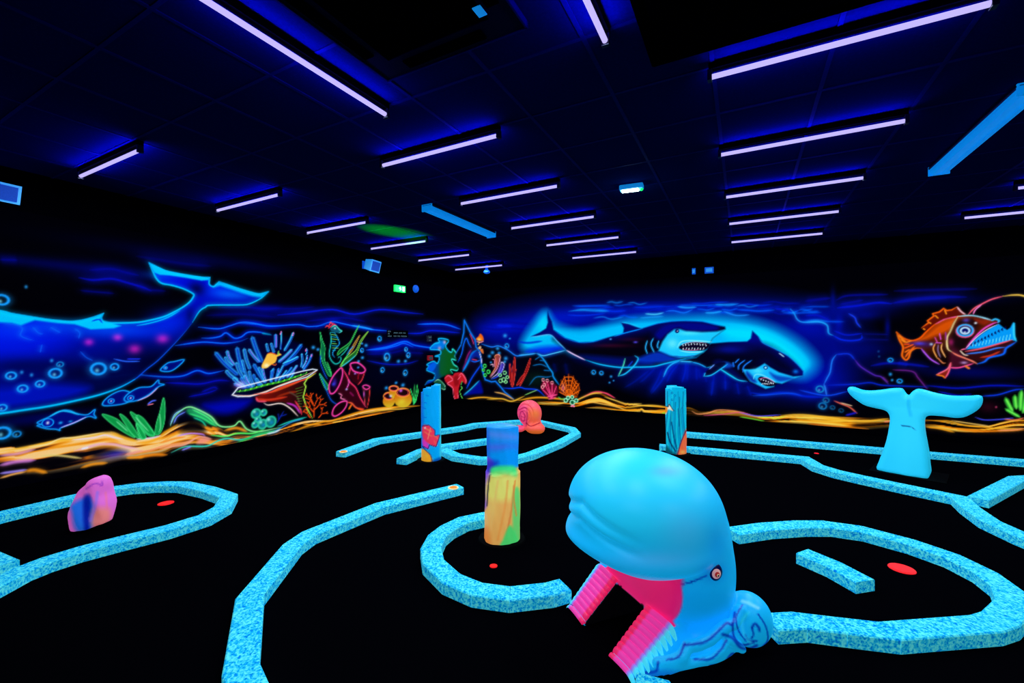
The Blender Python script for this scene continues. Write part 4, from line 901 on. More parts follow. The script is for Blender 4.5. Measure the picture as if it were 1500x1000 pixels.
# ---- orange fan and pink coral
fan = [(430,632), (470,650), (500,690), (520,715), (530,770), (505,830), (345,785), (345,738), (365,685), (392,650)]
fb = (432, 832)
K.Fl(c8(*[v for q in fan for v in q], *fb), (.25, .05, .02), 1.5, .8, curve=False)
for x, y in fan: K.S(c8(fb[0], fb[1], x, y), (1., .38, .05), .75, 1.5, .3)
for fr_ in (.35, .55, .75, .92):
    q = [(fb[0]+(x-fb[0])*fr_*(1 if i % 2 else .94), fb[1]+(y-fb[1])*fr_*(1 if i % 2 else .94)) for i, (x, y) in enumerate([fan[6], fan[7], fan[8], fan[9]]+fan[:6])]
    K.S(c8(*[v for t in q for v in t]), (1., .42, .05), .6, 1.3, .3)
FIGS_B.append(('painted_fan_coral', 'orange fan coral painted on the back wall', c8(*[v for q in fan for v in q], *fb)))
K.Fl(c8(270,850, 195,760, 205,700, 245,690, 290,705, 330,740, 335,810), (.45, .03, .15), 1, .95)
for x, y in ((210,690), (240,690), (290,708), (325,735), (195,755), (260,760)): K.S(c8(285,845, x, y), (1., .25, .5), .8, 1.5, .3)
for x, y in ((210,684), (245,690), (287,708), (205,745), (222,725)): K.ring(*c8(x, y)[0], 2.0, (1., .6, .65), .7, 1.2, .2)
K.S(c8(245,830, 330,810), (1., .3, .55), 1.2, 1.5, .3); K.S(c8(255,850, 320,835), (1., .3, .5), 1.0, 1.5, .3); K.B(825, 568, 3, 6, (1., .4, .6), .6)
for x, y, r in ((405,860,16), (425,838,14), (460,832,13), (495,862,15), (462,878,20)): K.ring(*c8(x, y)[0], r/5.883, (.6, 1., .8), .8, 1.5, .3, fill=(.05, .35, .2))
K.ring(*c8(465, 912)[0], 2.2, (1., .6, .7), 1, 1.2, .2, fill=(.9, .35, .5)); K.S(c8(340,830, 370,850, 390,840), (.3, .8, .3), .8, 1.2, .2)

# ---- sharks
sh1 = cat(c8(250,95, 265,140, 285,180, 300,250, 400,320, 520,360, 640,355, 760,320, 885,288), c9(85,318, 92,270, 65,213, 140,225, 200,250, 270,272, 420,225, 560,203, 700,198, 860,205, 980,235, 1080,255, 1086,280, 1040,310, 960,370, 930,430, 890,480, 865,512, 800,550, 700,565, 600,590, 480,620, 370,645, 200,650), c8(990,570, 860,575, 700,550, 570,510, 470,460, 400,420, 330,350, 280,300, 240,295, 150,308, 105,310, 180,275, 235,240, 250,190, 246,140))
sh2 = cat(c10(70,420, 250,405, 430,400, 465,370, 480,295, 540,350, 580,410, 700,470, 830,540, 920,620, 980,690, 975,740, 880,762, 780,812, 720,812, 690,845, 610,862, 540,830, 480,810, 430,790, 330,770, 170,670), c9(1000,640, 900,655, 760,600, 640,590, 800,560, 900,480))
NAVY = (.008, .008, .10)
K.Fl(sh2, (.01, .03, .50), 1.2, 1, curve=False, col2=NAVY, ax=((1100, 500), (1080, 528)))
K.Fl(c10(330,470, 600,440, 800,560, 900,660, 860,720, 720,690, 600,610, 500,660, 390,660, 250,560), NAVY, 9, .8); K.B(1068, 512, 25, 6, (.02, .08, .8), .5); K.Fl(c10(100,600, 200,590, 420,790, 330,768, 170,668), (.01, .04, .35), 3, .8)
FIGS_B.append(('painted_shark', 'lower right painted shark behind the larger one on the back wall', sh2))
hp2 = c10(385,670, 450,672, 510,668, 600,613, 650,650, 740,700, 880,742, 975,735, 880,765, 770,812, 700,800, 690,842, 610,862, 540,828, 460,790, 410,720)
K.Fl(hp2, (.08, .74, 1.), 1.2, 1, curve=False); K.Fl(c10(430,690, 500,760, 520,800, 470,790, 420,730), (.02, .1, .6), 2, .8); K.Fl(c10(650,700, 720,730, 880,760, 760,790, 690,760), (.02, .1, .65), 2, .7); K.B(1110, 543, 8, 4, (.3, .85, 1.), .7)
K.Fl(c10(535,770, 560,742, 610,755, 705,805, 680,835, 620,835, 570,810), (.04, .02, .12), .8, 1); K.S(c10(490,770, 510,725, 570,725, 640,760, 710,800), (.4, .9, 1.), .9, 1.5, .3)
for k in range(6): K.S(c10(560+k*24, 758+k*8, 566+k*24, 776+k*8), WH, .6, .8, .2); K.S(c10(575+k*18, 822-k*1, 580+k*18, 805), WH, .6, .8, .2)
K.S(c10(545,765, 620,755, 700,800), (.9, .4, .7), .5, .8, .2)
K.ring(*c10(610, 655)[0], 2.2, (.02, .1, .5), .8, 0, 0, fill=(.5, .9, 1.)); K.B(1165.5, 544, 4, 3, (.0, .5, 1.), .8)
for p in (c10(350,570, 310,610), c10(410,580, 350,630, 345,680), c10(475,582, 400,640, 390,700), c10(290,600, 300,650)): K.S(p, (.1, .5, 1.), .9, 2, .3)
K.Fl(c10(180,610, 240,600, 300,640, 200,660), (.05, .35, .9), 2, .7); K.S(sh2[5:12], (.05, .6, 1.), .7, 2, .3, .8); K.S(c10(740,512, 790,550), (.7, .9, 1.), .7, 1.5, .3); K.S(sh2[-8:-4], CY, .7, 2.2, .35); K.S(c10(170,670, 330,770, 430,790), (.1, .8, 1.), .8, 2.5, .4)
K.Fl(c10(8,742, 40,680, 120,620, 195,600, 220,620, 150,685, 80,730), (.01, .02, .18), 1, .95); K.S(c10(5,740, 80,728, 170,670, 240,620), (.1, .75, 1.), .9, 2.2, .4); K.S(c10(8,740, 20,705), (.1, .7, 1.), .8, 2, .3); K.S(c10(60,670, 110,625), (.4, .6, 1.), .8, 2, .3)
K.S(c9(760,600, 830,620, 900,655), (.1, .65, 1.), .9, 2.5, .4); K.S(c9(640,592, 760,598), (.2, .75, 1.), .9, 2.5, .4)
K.Fl(sh1, (.01, .03, .42), 1.2, 1, curve=False, col2=NAVY, ax=((920, 478), (925, 510)))
FIGS_B.append(('painted_shark', 'large upper left painted shark with open jaws on the back wall', sh1))
K.Fl(c8(300,330, 520,400, 760,370, 1059,300, 1130,300, 1130,480, 700,480, 520,470, 400,400), (.008, .005, .05), 6, .9); K.Fl(c9(500,240, 700,215, 860,220, 1000,250, 1000,290, 850,300, 700,290, 620,265, 520,320, 450,380, 400,330), (.01, .03, .55), 3, .85); K.Fl(c8(520,470, 900,495, 1130,520, 1130,565, 860,565, 700,540), (.0, .08, .55), 4, .7)
K.B(895, 506, 30, 3, (.25, .02, .1), .6); K.B(925, 497, 18, 3, (.2, .02, .1), .5); K.B(931, 501, 3, 1.6, (.35, .3, 1.), .8); K.B(894.5, 496.5, 1.6, 1.3, (.3, .7, 1.), .9)
hp1 = c9(585,282, 640,280, 700,300, 850,310, 1000,302, 1075,285, 960,370, 935,420, 870,505, 760,552, 640,560, 540,540, 430,492, 470,400, 520,330)
K.Fl(hp1, (.10, .80, 1.), 1.6, 1, curve=False); K.Fl(c9(240,560, 420,500, 560,545, 640,570, 500,600, 380,610, 250,600), (.02, .22, .85), 3, .8); K.B(985, 503, 8, 7, (.4, .85, 1.), .7); K.B(1010, 488, 18, 3, (.3, .85, 1.), .6)
K.Fl(c9(630,455, 680,425, 780,408, 930,420, 885,482, 760,490, 660,482), (.05, .02, .14), .9, 1); K.S(c9(615,460, 650,405, 720,392, 830,395, 950,405), (.5, .95, 1.), 1.1, 1.5, .3); K.S(c9(640,490, 740,505, 860,500), (.5, .95, 1.), .9, 1.2, .2); K.S(c9(580,540, 680,548, 800,535), (.02, .15, .7), .7, 1.2, .1, .8)
for k in range(9): K.S(c9(665+k*28, 424-(k if k < 5 else 8-k)*3, 672+k*28, 445-(k if k < 5 else 8-k)*3), WH, .65, .8, .2)
for k in range(8): K.S(c9(670+k*28, 482, 676+k*28, 460), WH, .65, .8, .2)
K.S(c9(670,420, 780,405, 900,415), (1., .6, .7), .5, .8, .2, .7); K.S(c9(670,480, 760,487, 830,480), (.9, .4, .6), .6, .8, .2, .8)
K.ring(*c9(612, 299)[0], 2.2, (.02, .06, .4), 1.0, 0, 0, fill=(.02, .06, .3)); K.B(992.3, 484.8, .9, .9, WH, .9)
for p in (c9(322,390, 305,460, 322,520), c9(382,365, 358,430, 390,510), c9(435,390, 420,440, 430,470)): K.S(p, (.15, .7, 1.), .9, 2, .35)
K.Fl(c9(105,565, 85,640, 40,738, 110,712, 190,640, 232,570, 200,540), (.01, .02, .2), 1, .95); K.S(c9(105,565, 85,640, 38,738), (.3, .9, .7), .9, 2, .35); K.S(c9(40,738, 110,712, 190,640, 232,570, 200,538), (.1, .75, 1.), 1.1, 2.5, .4); K.S(c9(130,650, 180,590), (.05, .2, .8), 1, 2, .3)
K.S(cat(c9(700,565, 600,590, 480,620, 370,645, 200,650), c8(860,575, 700,550, 570,510)), (.05, .75, 1.), 1.1, 3, .4); K.S(c8(570,512, 470,462, 410,428), (.95, .8, 1.), .9, 2, .35); K.S(c8(410,428, 330,350, 285,303, 240,295, 150,310, 105,310), (.3, .75, 1.), .8, 2, .3)
K.S(c9(270,272, 420,225, 560,203, 700,198, 860,205, 980,235, 1080,255), (.0, .5, 1.), .6, 1.5, .2, .7); K.S(c9(0,350, 100,318, 270,275), (.0, .55, 1.), .9, 2, .3); K.S(c9(65,213, 140,225, 270,270), (.1, .75, 1.), .7, 2, .3); K.S(c8(300,255, 400,322, 520,360, 640,355, 760,320), (.0, .5, 1.), .6, 2, .3, .7)

# ---- right part of the back wall: cliff lines, bubbles, angler fish
for p, cc, ww in [(c11(0,345, 130,340, 210,375, 225,450, 270,475), (.1,.65,1.), 1.1), (c11(270,475, 350,515, 450,525, 540,510, 550,470), (.02,.15,.95), 1.3), (c11(280,430, 400,470, 550,455), (.02,.1,.8), 1.2), (c11(420,260, 480,300, 500,350, 540,400), (.1,.25,1.), 1.0), (c11(180,950, 210,890, 240,830, 260,720, 300,660), (.1,.5,1.), 1.0), (c11(300,660, 420,655, 480,710), (.05,.2,.9), 1.0), (c11(480,710, 540,780, 670,860, 740,880, 810,950), (.35,.15,.75), 1.0),
                  (c11(850,810, 1040,825, 1100,890, 1190,1000), (.45,.12,.55), .9), (c11(180,950, 195,1000, 205,1060), (.15,.5,1.), .9), (c11(220,960, 480,950, 630,935, 750,960, 1000,970, 1200,978), (.02,.15,.85), 1.1), (c11(310,205, 500,185, 700,155, 840,165), (.02,.08,.85), 1.8), (c11(840,160, 1000,135, 1200,115, 1400,105), (.02,.05,.6), 2), (c11(0,140, 240,110), (.02,.04,.55), 2.4), (c11(300,130, 420,85, 800,75), (.02,.04,.55), 1.8), (c11(340,170, 560,130), (.02,.05,.6), 1.5),
                  (c11(0,280, 120,280, 240,330), (.02,.08,.75), 1.4), (c11(640,770, 800,745, 1000,755, 1200,780), (.02,.06,.65), 2.2), (k6(-200,110, 0,150, 160,120), (.05,.3,1.), .9), (k6(1180,155, 1300,145, 1420,110, 1500,100), (.05,.25,1.), 1.0), (k6(760,75, 1000,95, 1250,75, 1500,80), (.02,.08,.8), 1.4), (k6(850,120, 1000,150, 1100,140), (.02,.1,.8), 1.0), (c12(0,160, 150,125, 400,100, 700,100), (.02,.05,.6), 2.2), (c12(0,40, 400,30, 800,20), (.02,.03,.4), 2.4), (c11(900,740, 1000,760), (.02,.08,.7), 2),
                  (c11(550,460, 800,465), (.02,.04,.4), 1.2), (c11(540,512, 810,518), (.02,.04,.4), 1.2), (c10(850,80, 890,130, 920,185, 980,212, 1140,210, 1200,235), (.1,.6,1.), 1.0), (c10(700,80, 800,90, 870,110), (.02,.1,.8), 1.4)]:
    K.S(p, cc, ww, ww*3, .4, .85)
K.B(1229, 473, 6, 12, (.0, .05, .7), .5); K.B(1300, 480, 4, 14, (.0, .04, .7), .55); K.B(1220, 437, 4, 14, (.0, .04, .6), .5); K.B(1270, 462, 18, 6, (.0, .03, .55), .4)
for x, y, r in ((828,715,16), (828,853,13), (845,910,10), (918,920,16), (712,630,9), (718,680,9)): K.bubble(*c11(x, y)[0], r/6.667*1.15, .9 if r > 9.5 else .35)
for x, y, r, kk in ((1201,569.7,4.4,.8), (1210,586,3.4,.6), (1205,594.4,4.4,.7), (1219.4,596.7,2.6,.5), (1232,601,2.6,.4)): K.bubble(x, y, r, kk)
K.S(k6(430,10, 470,50), (.4,.15,.5), .9, 2, .3, .7)
af = c12(20,440, 90,500, 170,525, 250,500, 310,440, 400,360, 500,310, 620,288, 750,280, 860,300, 960,330, 1010,330, 940,400, 780,500, 690,610, 690,640, 860,640, 1060,655, 930,690, 880,730, 810,752, 620,790, 530,785, 440,755, 360,710, 310,660, 260,600, 210,600, 160,630, 140,690, 110,712, 75,670, 85,590, 50,520)
FIGS_B.append(('painted_anglerfish', 'orange anglerfish with blue teeth painted on the back wall', cat(c12(20,440, 170,525, 265,405, 380,270, 610,195, 720,270, 960,325, 1100,420, 1175,350, 1190,530, 1060,655, 810,752, 495,890, 410,860, 530,785, 360,710, 260,600, 110,712, 50,520))))
K.Fl(af, (.62, .17, .01), 1.2, 1, curve=False, col2=(.06, .015, .02), ax=((1385, 468), (1410, 515)))
K.Fl(c12(200,540, 320,460, 420,380, 520,330, 590,320, 540,420, 400,480, 300,520), (.92, .34, .02), 3, .85); K.Fl(c12(120,540, 300,530, 400,560, 320,590, 200,580), (.2, .08, .4), 3, .7); K.B(1347, 503, 8, 2.5, (.1, .2, 1.), .7); K.B(1364, 504, 2.5, 2, (.7, .9, 1.), .8); K.Fl(c12(560,560, 700,700, 760,740, 620,780, 540,760), (.3, .05, .15), 3, .8)
for p, cc, ww in [(af[:9], OR, 1.2), (c12(400,362, 500,310, 620,288), (1.,.35,.7), 1.1), (c12(620,288, 750,280, 860,300, 960,330), (.6,.9,1.), 1.1), (c12(620,290, 580,360, 550,430, 515,500, 520,600, 560,635), (1.,.9,.6), 1.2), (c12(560,635, 610,665, 700,700, 760,725, 810,752), (1.,.5,.4), 1.2), (c12(260,600, 310,660, 360,710, 440,757), (.75,.35,1.), 1.0), (c12(530,787, 620,790, 700,770, 770,748), (1.,.3,.6), 1.1), (c12(20,440, 50,520, 85,590, 75,670, 110,712, 140,690, 160,630, 210,600, 260,600), (1.,.42,.05), 1.3),
                  (c12(170,525, 110,540, 60,510), (1.,.5,.1), 1), (c12(190,560, 120,590, 90,600), (1.,.35,.1), 1), (c12(200,580, 140,640, 105,690), (1.,.4,.1), 1.2), (c12(40,470, 110,540), (1.,.5,.1), 1.4), (c12(150,560, 90,560), (1.,.3,.08), .9), (c12(150,610, 100,640), (1.,.45,.1), 1)]:
    K.S(p, cc, ww, 2.2, .35)
df = c12(265,405, 330,345, 320,330, 390,275, 380,262, 480,215, 530,232, 615,195, 695,270, 600,285, 480,315, 380,370, 300,430)
K.Fl(df, (.40, .06, .02), 1, .95, curve=False); K.S(c12(265,400, 335,350, 325,330, 385,285, 375,262, 440,245, 480,212, 510,232, 560,225, 612,195), (1., .38, .05), 1.1, 2, .35, curve=False); K.S(c12(612,195, 650,240, 695,272), (1., .75, .8), 1.0, 1.8, .3)
for p in (c12(280,405, 300,420), c12(335,345, 360,360), c12(395,275, 430,310), c12(490,225, 510,270)): K.S(p, (1., .55, .1), .9, 1.5, .3)
K.S(c12(720,272, 780,210, 850,170, 950,122, 1060,92), (1., .35, .45), 1.1, 2.2, .4); K.S(c12(770,268, 790,225, 850,175), (1., .5, .8), .9, 1.8, .3); K.S(cat(c12(1060,92, 1160,80, 1267,90), XY(1530,446, 1560,470)), (1., .8, .3), 1.2, 2.4, .4); K.ring(1563, 478, 7, (1., .9, .4), 1.5, 5, .5, fill=(1., .85, .4))
K.Fl(c12(630,320, 760,300, 850,330, 800,420, 740,520, 660,600, 560,570, 540,500, 580,400), (.06, .02, .05), 4, .85); K.Fl(c12(780,310, 860,320, 940,335, 880,370, 810,350), (.6, .14, .05), 2, .8); K.B(1415, 469, 5, 3, (.3, .3, 1.), .6); K.B(1393, 501, 4, 5, (.8, .1, .5), .6)
K.ring(*c12(688, 432)[0], 9.0, (.9, .3, .5), 1.2, 2, .3, fill=(.03, .05, .25)); K.ring(*c12(690, 424)[0], 8.2, (.15, .7, 1.), 1.3, 2, .3); K.ring(*c12(690, 428)[0], 4.6, (.75, .9, 1.), 1.6, 1, .2, fill=(.02, .05, .4)); K.B(1413.2, 486.5, 2, 1.4, WH, .9); K.B(1429, 473, 2.2, 1.6, WH, .95)
teeth = c12(700,612, 760,540, 850,460, 940,400, 1020,362, 1060,395, 1100,420, 1130,400, 1158,350, 1176,355, 1176,480, 1190,530, 1140,522, 1000,560, 850,597)
K.Fl(teeth, (.02, .62, .98), .9, 1, curve=False)
for k in range(11):
    t = k/10; x = 745+t*330; y = 590-t*170
    K.S(c12(x, y-12, x+10, y-38+t*6, x+16, y-6), (.01, .02, .3), .75, 0, 0, .9, curve=False)
for k in range(12):
    t = k/11; K.S(c12(760+t*360, 585-t*60, 768+t*365, 555-t*95), (.5, .95, 1.), .5, .8, .2, .8)
K.S(c12(690,612, 780,500, 870,412, 960,360, 1015,345), (.95, .3, .8), 1.3, 2, .35); K.S(c12(700,600, 800,495, 900,420, 1010,365), (.85, .9, 1.), .6, 1, .2); K.S(c12(950,330, 985,315, 1020,330, 1010,350), (.2, .75, 1.), 1.4, 2, .35); K.S(c12(1165,350, 1168,470, 1190,530), (.2, .85, 1.), 1.2, 2, .35)
K.Fl(c12(690,630, 860,605, 1040,555, 1150,520, 1180,545, 1090,600, 1060,655, 930,690, 880,730, 800,720, 700,690), (.20, .04, .06), 1.2, .95, curve=False)
K.S(c12(690,630, 860,600, 1040,550, 1150,518), (1., .35, .45), 1.2, 2, .35); K.S(c12(700,655, 860,635, 990,600, 1080,590), (.2, .5, 1.), 1.1, 2, .35); K.S(c12(810,752, 880,730, 930,690, 1060,657, 1090,600, 1150,562, 1190,535), (.05, .4, 1.), 1.4, 2.4, .4); K.S(c12(840,690, 940,670, 1030,630), (.8, .2, .1), 1.4, 2, .3); K.S(c12(640,620, 680,660, 720,670), (.9, .8, .7), .9, 1.5, .3); K.S(c12(650,615, 690,605), (1., .4, .6), 1, 1.5, .3)
for p, cc in ((c12(400,550, 380,610, 420,700), (1.,.65,.3)), (c12(465,552, 460,610, 500,690), (1.,.7,.4)), (c12(430,560, 425,620, 450,690), (.5,.4,.6)), (c12(440,450, 455,520), (.9,.3,.8)), (c12(395,490, 420,545), (.8,.25,.6)), (c12(500,440, 505,520), (.6,.2,.6)), (c12(400,545, 465,548), (.8,.3,.8)), (c12(420,690, 470,740, 500,745), (.9,.5,.3))): K.S(p, cc, .8, 1.6, .3)
K.Fl(c12(550,738, 520,800, 410,858, 470,872, 495,892, 530,830, 555,765), (.55, .12, .05), 1, .95); K.S(c12(550,738, 520,800, 410,858), (1., .4, .5), 1.1, 2, .35); K.S(c12(552,745, 530,830, 497,890), (1., .35, .5), 1.0, 1.8, .3); K.S(c12(410,858, 470,870, 495,890), (1., .5, .1), 1, 1.5, .3); K.S(c12(690,770, 735,800), (1., .5, .15), 1.6, 1.8, .3); K.B(1412, 531, 5, 2, (.8, .7, 1.), .7)
# ---- green coral fingers at the right edge
for x, y, bx, by, r in ((1360,168,1412,270,15), (1430,148,1440,250,14), (1480,112,1470,260,15), (1360,250,1465,312,13), (1530,120,1490,280,14)):
    K.S(k6(x, y, (x+bx)/2-4, (y+by)/2, bx, by), (.25, .85, .25), r*.2, 2, .3); K.S(k6(x, y+6, (x+bx)/2, (y+by)/2, bx, by)+[.4, .4], (.5, 1., .35), r*.09, 0, 0, .8)
FIGS_B.append(('painted_finger_coral', 'green finger coral painted at the right edge of the back wall', k6(1335,150, 1360,140, 1430,125, 1480,90, 1540,90, 1530,310, 1460,320, 1340,260)))
K.B(1447, 596, 14, 8, (.25, .02, .1), .5); K.B(1459, 596, 1.5, 1.5, (1., .3, .5), .7)

# ---- turn the canvases into wall surfaces: background plus one part for each painted figure
def build_mural(C, figs, to_world, wall, name, flip):
    nu, nv = len(C.U), len(C.V)
    g = np.arange(nu*nv).reshape(nu, nv)
    quads = np.stack([g[:-1, :-1], g[1:, :-1], g[1:, 1:], g[:-1, 1:]], -1).reshape(-1, 4)
    if flip: quads = quads[:, ::-1]
    uu, vv = np.meshgrid(C.U, C.V, indexing='ij')
    xyz = to_world(uu.ravel(), vv.ravel())
    cols = lin_np(C.c.reshape(-1, 3))
    fu = np.repeat((C.U[:-1]+C.U[1:])/2, nv-1).reshape(nu-1, nv-1); fv = np.tile((C.V[:-1]+C.V[1:])/2, nu-1).reshape(nu-1, nv-1)
    owner = np.zeros((nu-1, nv-1), int)
    for k, (n_, l_, poly) in enumerate(figs):
        q, _ = C.px(np.asarray(poly))
        ins = C.inside(q, (fu[:, :1], fv[:1, :]))
        owner[ins] = k+1
    owner = owner.ravel()
    for k in range(len(figs)+1):
        sel = quads[owner == k]
        if len(sel) == 0: continue
        used, inv = np.unique(sel, return_inverse=True)
        nm = name if k == 0 else figs[k-1][0]
        o = mesh_obj(nm, xyz[used], inv.reshape(-1, 4), M['paint'], wall, colors=cols[used])
        tag(o, 'dim blue painted water of the mural' if k == 0 else figs[k-1][1])
build_mural(L, FIGS_L, lambda u, v: np.stack([np.full_like(u, XL+.004), u, v], 1), wall_l, 'painted_water', False)
build_mural(K, FIGS_B, lambda u, v: np.stack([u, np.full_like(u, YB-.004), v], 1), wall_b, 'painted_water', False)

# ================================================================== GOLF LANE CURBS
CW, CH = .14, .07
def curb(pts, label, marks=(), width=CW, root=None):
    """pts: photo pixels along the middle of the visible strip; planks with mitred ends"""
    W_ = [Vector(P(x, y, CH*.5)[:2]) for x, y in pts]
    root = root or tag(empty('lane_curb', (W_[0].x, W_[0].y, 0)), label, 'curb', 'speckled blue lane curbs')
    n = len(W_)
    dirs = [(W_[i+1]-W_[i]).normalized() for i in range(n-1)]
    sides = []
    for i in range(n):
        if i == 0: d = dirs[0]; m = Vector((-d.y, d.x)); k = 1
        elif i == n-1: d = dirs[-1]; m = Vector((-d.y, d.x)); k = 1
        else:
            a, b = dirs[i-1], dirs[i]; t = (a+b).normalized(); m = Vector((-t.y, t.x)); k = min(1.6, 1/max(.35, m.dot(Vector((-a.y, a.x)))))
        sides.append((m, k))
    o0 = Vector(root.location[:2]); r = .006
    for i in range(n-1):
        (m0, k0), (m1, k1) = sides[i], sides[i+1]; d = dirs[i]
        gap = d*.0012
        v = []
        for z, ins in ((0, 0), (CH-r, 0), (CH, r)):
            h = width/2-ins
            for c, m, k, g in ((W_[i], m0, k0, gap), (W_[i+1], m1, k1, -gap)):
                for s in (1, -1):
                    q = c+m*(k*h*s)+g-o0; v.append((q.x, q.y, z))
        f = [(1, 0, 2, 3)]
        for L_ in (0, 4):
            f += [(L_+0, L_+4, L_+6, L_+2), (L_+3, L_+7, L_+5, L_+1), (L_+1, L_+5, L_+4, L_+0), (L_+2, L_+6, L_+7, L_+3)]
        f.append((8, 9, 11, 10))
        f = [tuple(reversed(q)) for q in f]
        mesh_obj('curb_plank', v, f, M['turf'], root)
    for (x, y) in marks:
        q = Vector(P(x, y, CH)[:2])-o0
        MB().cyl((q.x, q.y, CH-.002), (q.x, q.y, CH+.006), .05, .05, 20).build('tee_ring', M['cream'], root)
        MB().cyl((q.x, q.y, CH+.006), (q.x, q.y, CH+.010), .035, .035, 20).build('tee_disc', M['orange'], root)
    return root
loop_ = curb([(-420,890), (-150,800), (0,757.6), (90,736), (156,721), (200,715), (238,712.7), (269,713), (306,721), (335,731), (326,747), (299,762), (245,779), (177,796), (119,811), (68,827), (30,842), (0,858), (-90,905), (-330,1030)],
     'blue speckled curb looping round the pink rock at the left edge')
curb([(6,834), (-25,820), (-95,790)], None, root=loop_)
curb([(674,716), (556,745), (452,787.5), (428,804.5), (366,881.5), (353,990), (385,1075), (470,1180), (640,1270), (840,1260)], 'long curved blue speckled curb with an orange tee ring, front left of the floor', [(664,714.5)])
curb([(957,1002), (948,1130), (890,1225)], 'short blue speckled curb end under the jaw of the whale head, bottom edge')
curb([(722,758), (707,761), (679,767), (655,779), (640,791), (631,809), (635,829.5), (661.6,854.7), (699,870.5), (747,877), (805,870.5), (828,864)], 'round blue speckled curb curling below the rocky yellow pillar')
curb([(1072,784), (1120,777), (1170,773.5), (1210,773.5), (1263,781), (1335,800.5), (1395,821.5), (1444,846), (1476,870), (1486,893), (1465,915), (1443,922), (1302,933), (1230,924.5), (1170,917), (1126,919.5)],
     'wide blue speckled curb loop behind the whale head, around the large red hole')
curb([(1175,814), (1222,834), (1268,859)], 'short straight blue speckled curb lying beside the large red hole')
curb([(1003,636), (1130,646.5), (1260,657.5), (1361,666.5), (1500,678), (1640,690), (1720,697)], 'straight blue speckled curb running behind the whale tail')
curb([(966,655), (1060,663), (1179,674), (1198,685.5), (1225,694), (1260,702), (1313,713.5), (1406,733), (1422,748), (1450,768), (1500,791), (1560,815), (1700,870)], 'blue speckled curb with a bend passing in front of the whale tail')
curb([(1432,735), (1490,704.5), (1580,700), (1720,712)], 'blue speckled curb branching up to the right edge beside the whale tail')
curb([(498.7,665.3), (552,646), (616,636.5), (677,627.5), (696,623), (757,618.5), (789,618.5), (838,629.5), (844,636.5), (818.7,650.7), (776,668), (752,674), (704,674.7), (668,669.5), (649,661)], 'blue speckled curb loop enclosing the snail statue', [(503,661.5)])
curb([(588,676), (616,663), (641,656.5), (704,647.5), (735,644)], 'short blue speckled curb passing behind the pillar with the painted fish')

# golf holes, and one plain red spot
def hole(px, py, r, label):
    x, y, _ = P(px, py)
    t = tag(empty('golf_hole', (x, y, 0)), label, 'golf hole', 'red golf holes')
    MB().cyl((0, 0, .0005), (0, 0, .004), r, r*.98, 28).build('cup_rim', M['red'], t)
    MB().cyl((0, 0, .004), (0, 0, .0055), r*.8, r*.8, 28).build('cup_inside', M['red'], t)
hole(243, 737, .062, 'small red golf hole inside the left loop beside the pink rock')
hole(1321, 833, .072, 'large red golf hole inside the right loop')
hole(723, 829, .026, 'tiny red golf hole in front of the rocky yellow pillar')
hole(1196, 664, .028, 'tiny red spot between the two curbs behind the whale head')  # small red disc lying on the floor between the curbs

# ================================================================== SCULPTED PROPS
def surface(fn, lo, hi, h):
    """surface nets of a signed distance function -> verts, quads"""
    ax = [np.arange(l, u+h, h) for l, u in zip(lo, hi)]
    X, Y, Z = np.meshgrid(*ax, indexing='ij'); G = fn(X, Y, Z)
    nx, ny, nz = G.shape
    corners = [(i, j, k) for i in (0, 1) for j in (0, 1) for k in (0, 1)]
    def sh(a, c): return a[c[0]:nx-1+c[0], c[1]:ny-1+c[1], c[2]:nz-1+c[2]]
    S_ = G < 0
    cnt = sum(sh(S_, c).astype(int) for c in corners)
    act = (cnt > 0) & (cnt < 8)
    I = np.argwhere(act)
    acc = np.zeros((len(I), 3)); n = np.zeros(len(I))
    for c in corners:
        for d in range(3):
            if c[d]: continue
            e = list(c); e[d] = 1
            g0 = G[I[:, 0]+c[0], I[:, 1]+c[1], I[:, 2]+c[2]]; g1 = G[I[:, 0]+e[0], I[:, 1]+e[1], I[:, 2]+e[2]]
            m = (g0 < 0) != (g1 < 0)
            t = np.where(m, g0/np.where(g0 == g1, 1, g0-g1), 0)
            p = np.tile(np.array(c, float), (len(I), 1)); p[:, d] = t
            acc[m] += p[m]; n[m] += 1
    V = (I+acc/n[:, None])*h+np.array(lo)
    idx = -np.ones(act.shape, int); idx[tuple(I.T)] = np.arange(len(I))
    Q = []
    for d in range(3):
        a, b = [(1, 2), (2, 0), (0, 1)][d]
        sl0 = [slice(None)]*3; sl1 = [slice(None)]*3; sl0[d] = slice(0, -1); sl1[d] = slice(1, None)
        s0 = S_[tuple(sl0)]; s1 = S_[tuple(sl1)]
        E = np.argwhere(s0 != s1)
        E = E[(E[:, a] > 0) & (E[:, b] > 0) & (E[:, a] < act.shape[a]) & (E[:, b] < act.shape[b])]
        if len(E) == 0: continue
        flip = s0[tuple(E.T)]
        def cell(da, db):
            q = E.copy(); q[:, a] -= da; q[:, b] -= db; return idx[tuple(q.T)]
        q = np.stack([cell(1, 1), cell(0, 1), cell(0, 0), cell(1, 0)], 1)
        q[~flip] = q[~flip][:, ::-1]
        Q.append(q)
    return V, np.vstack(Q)

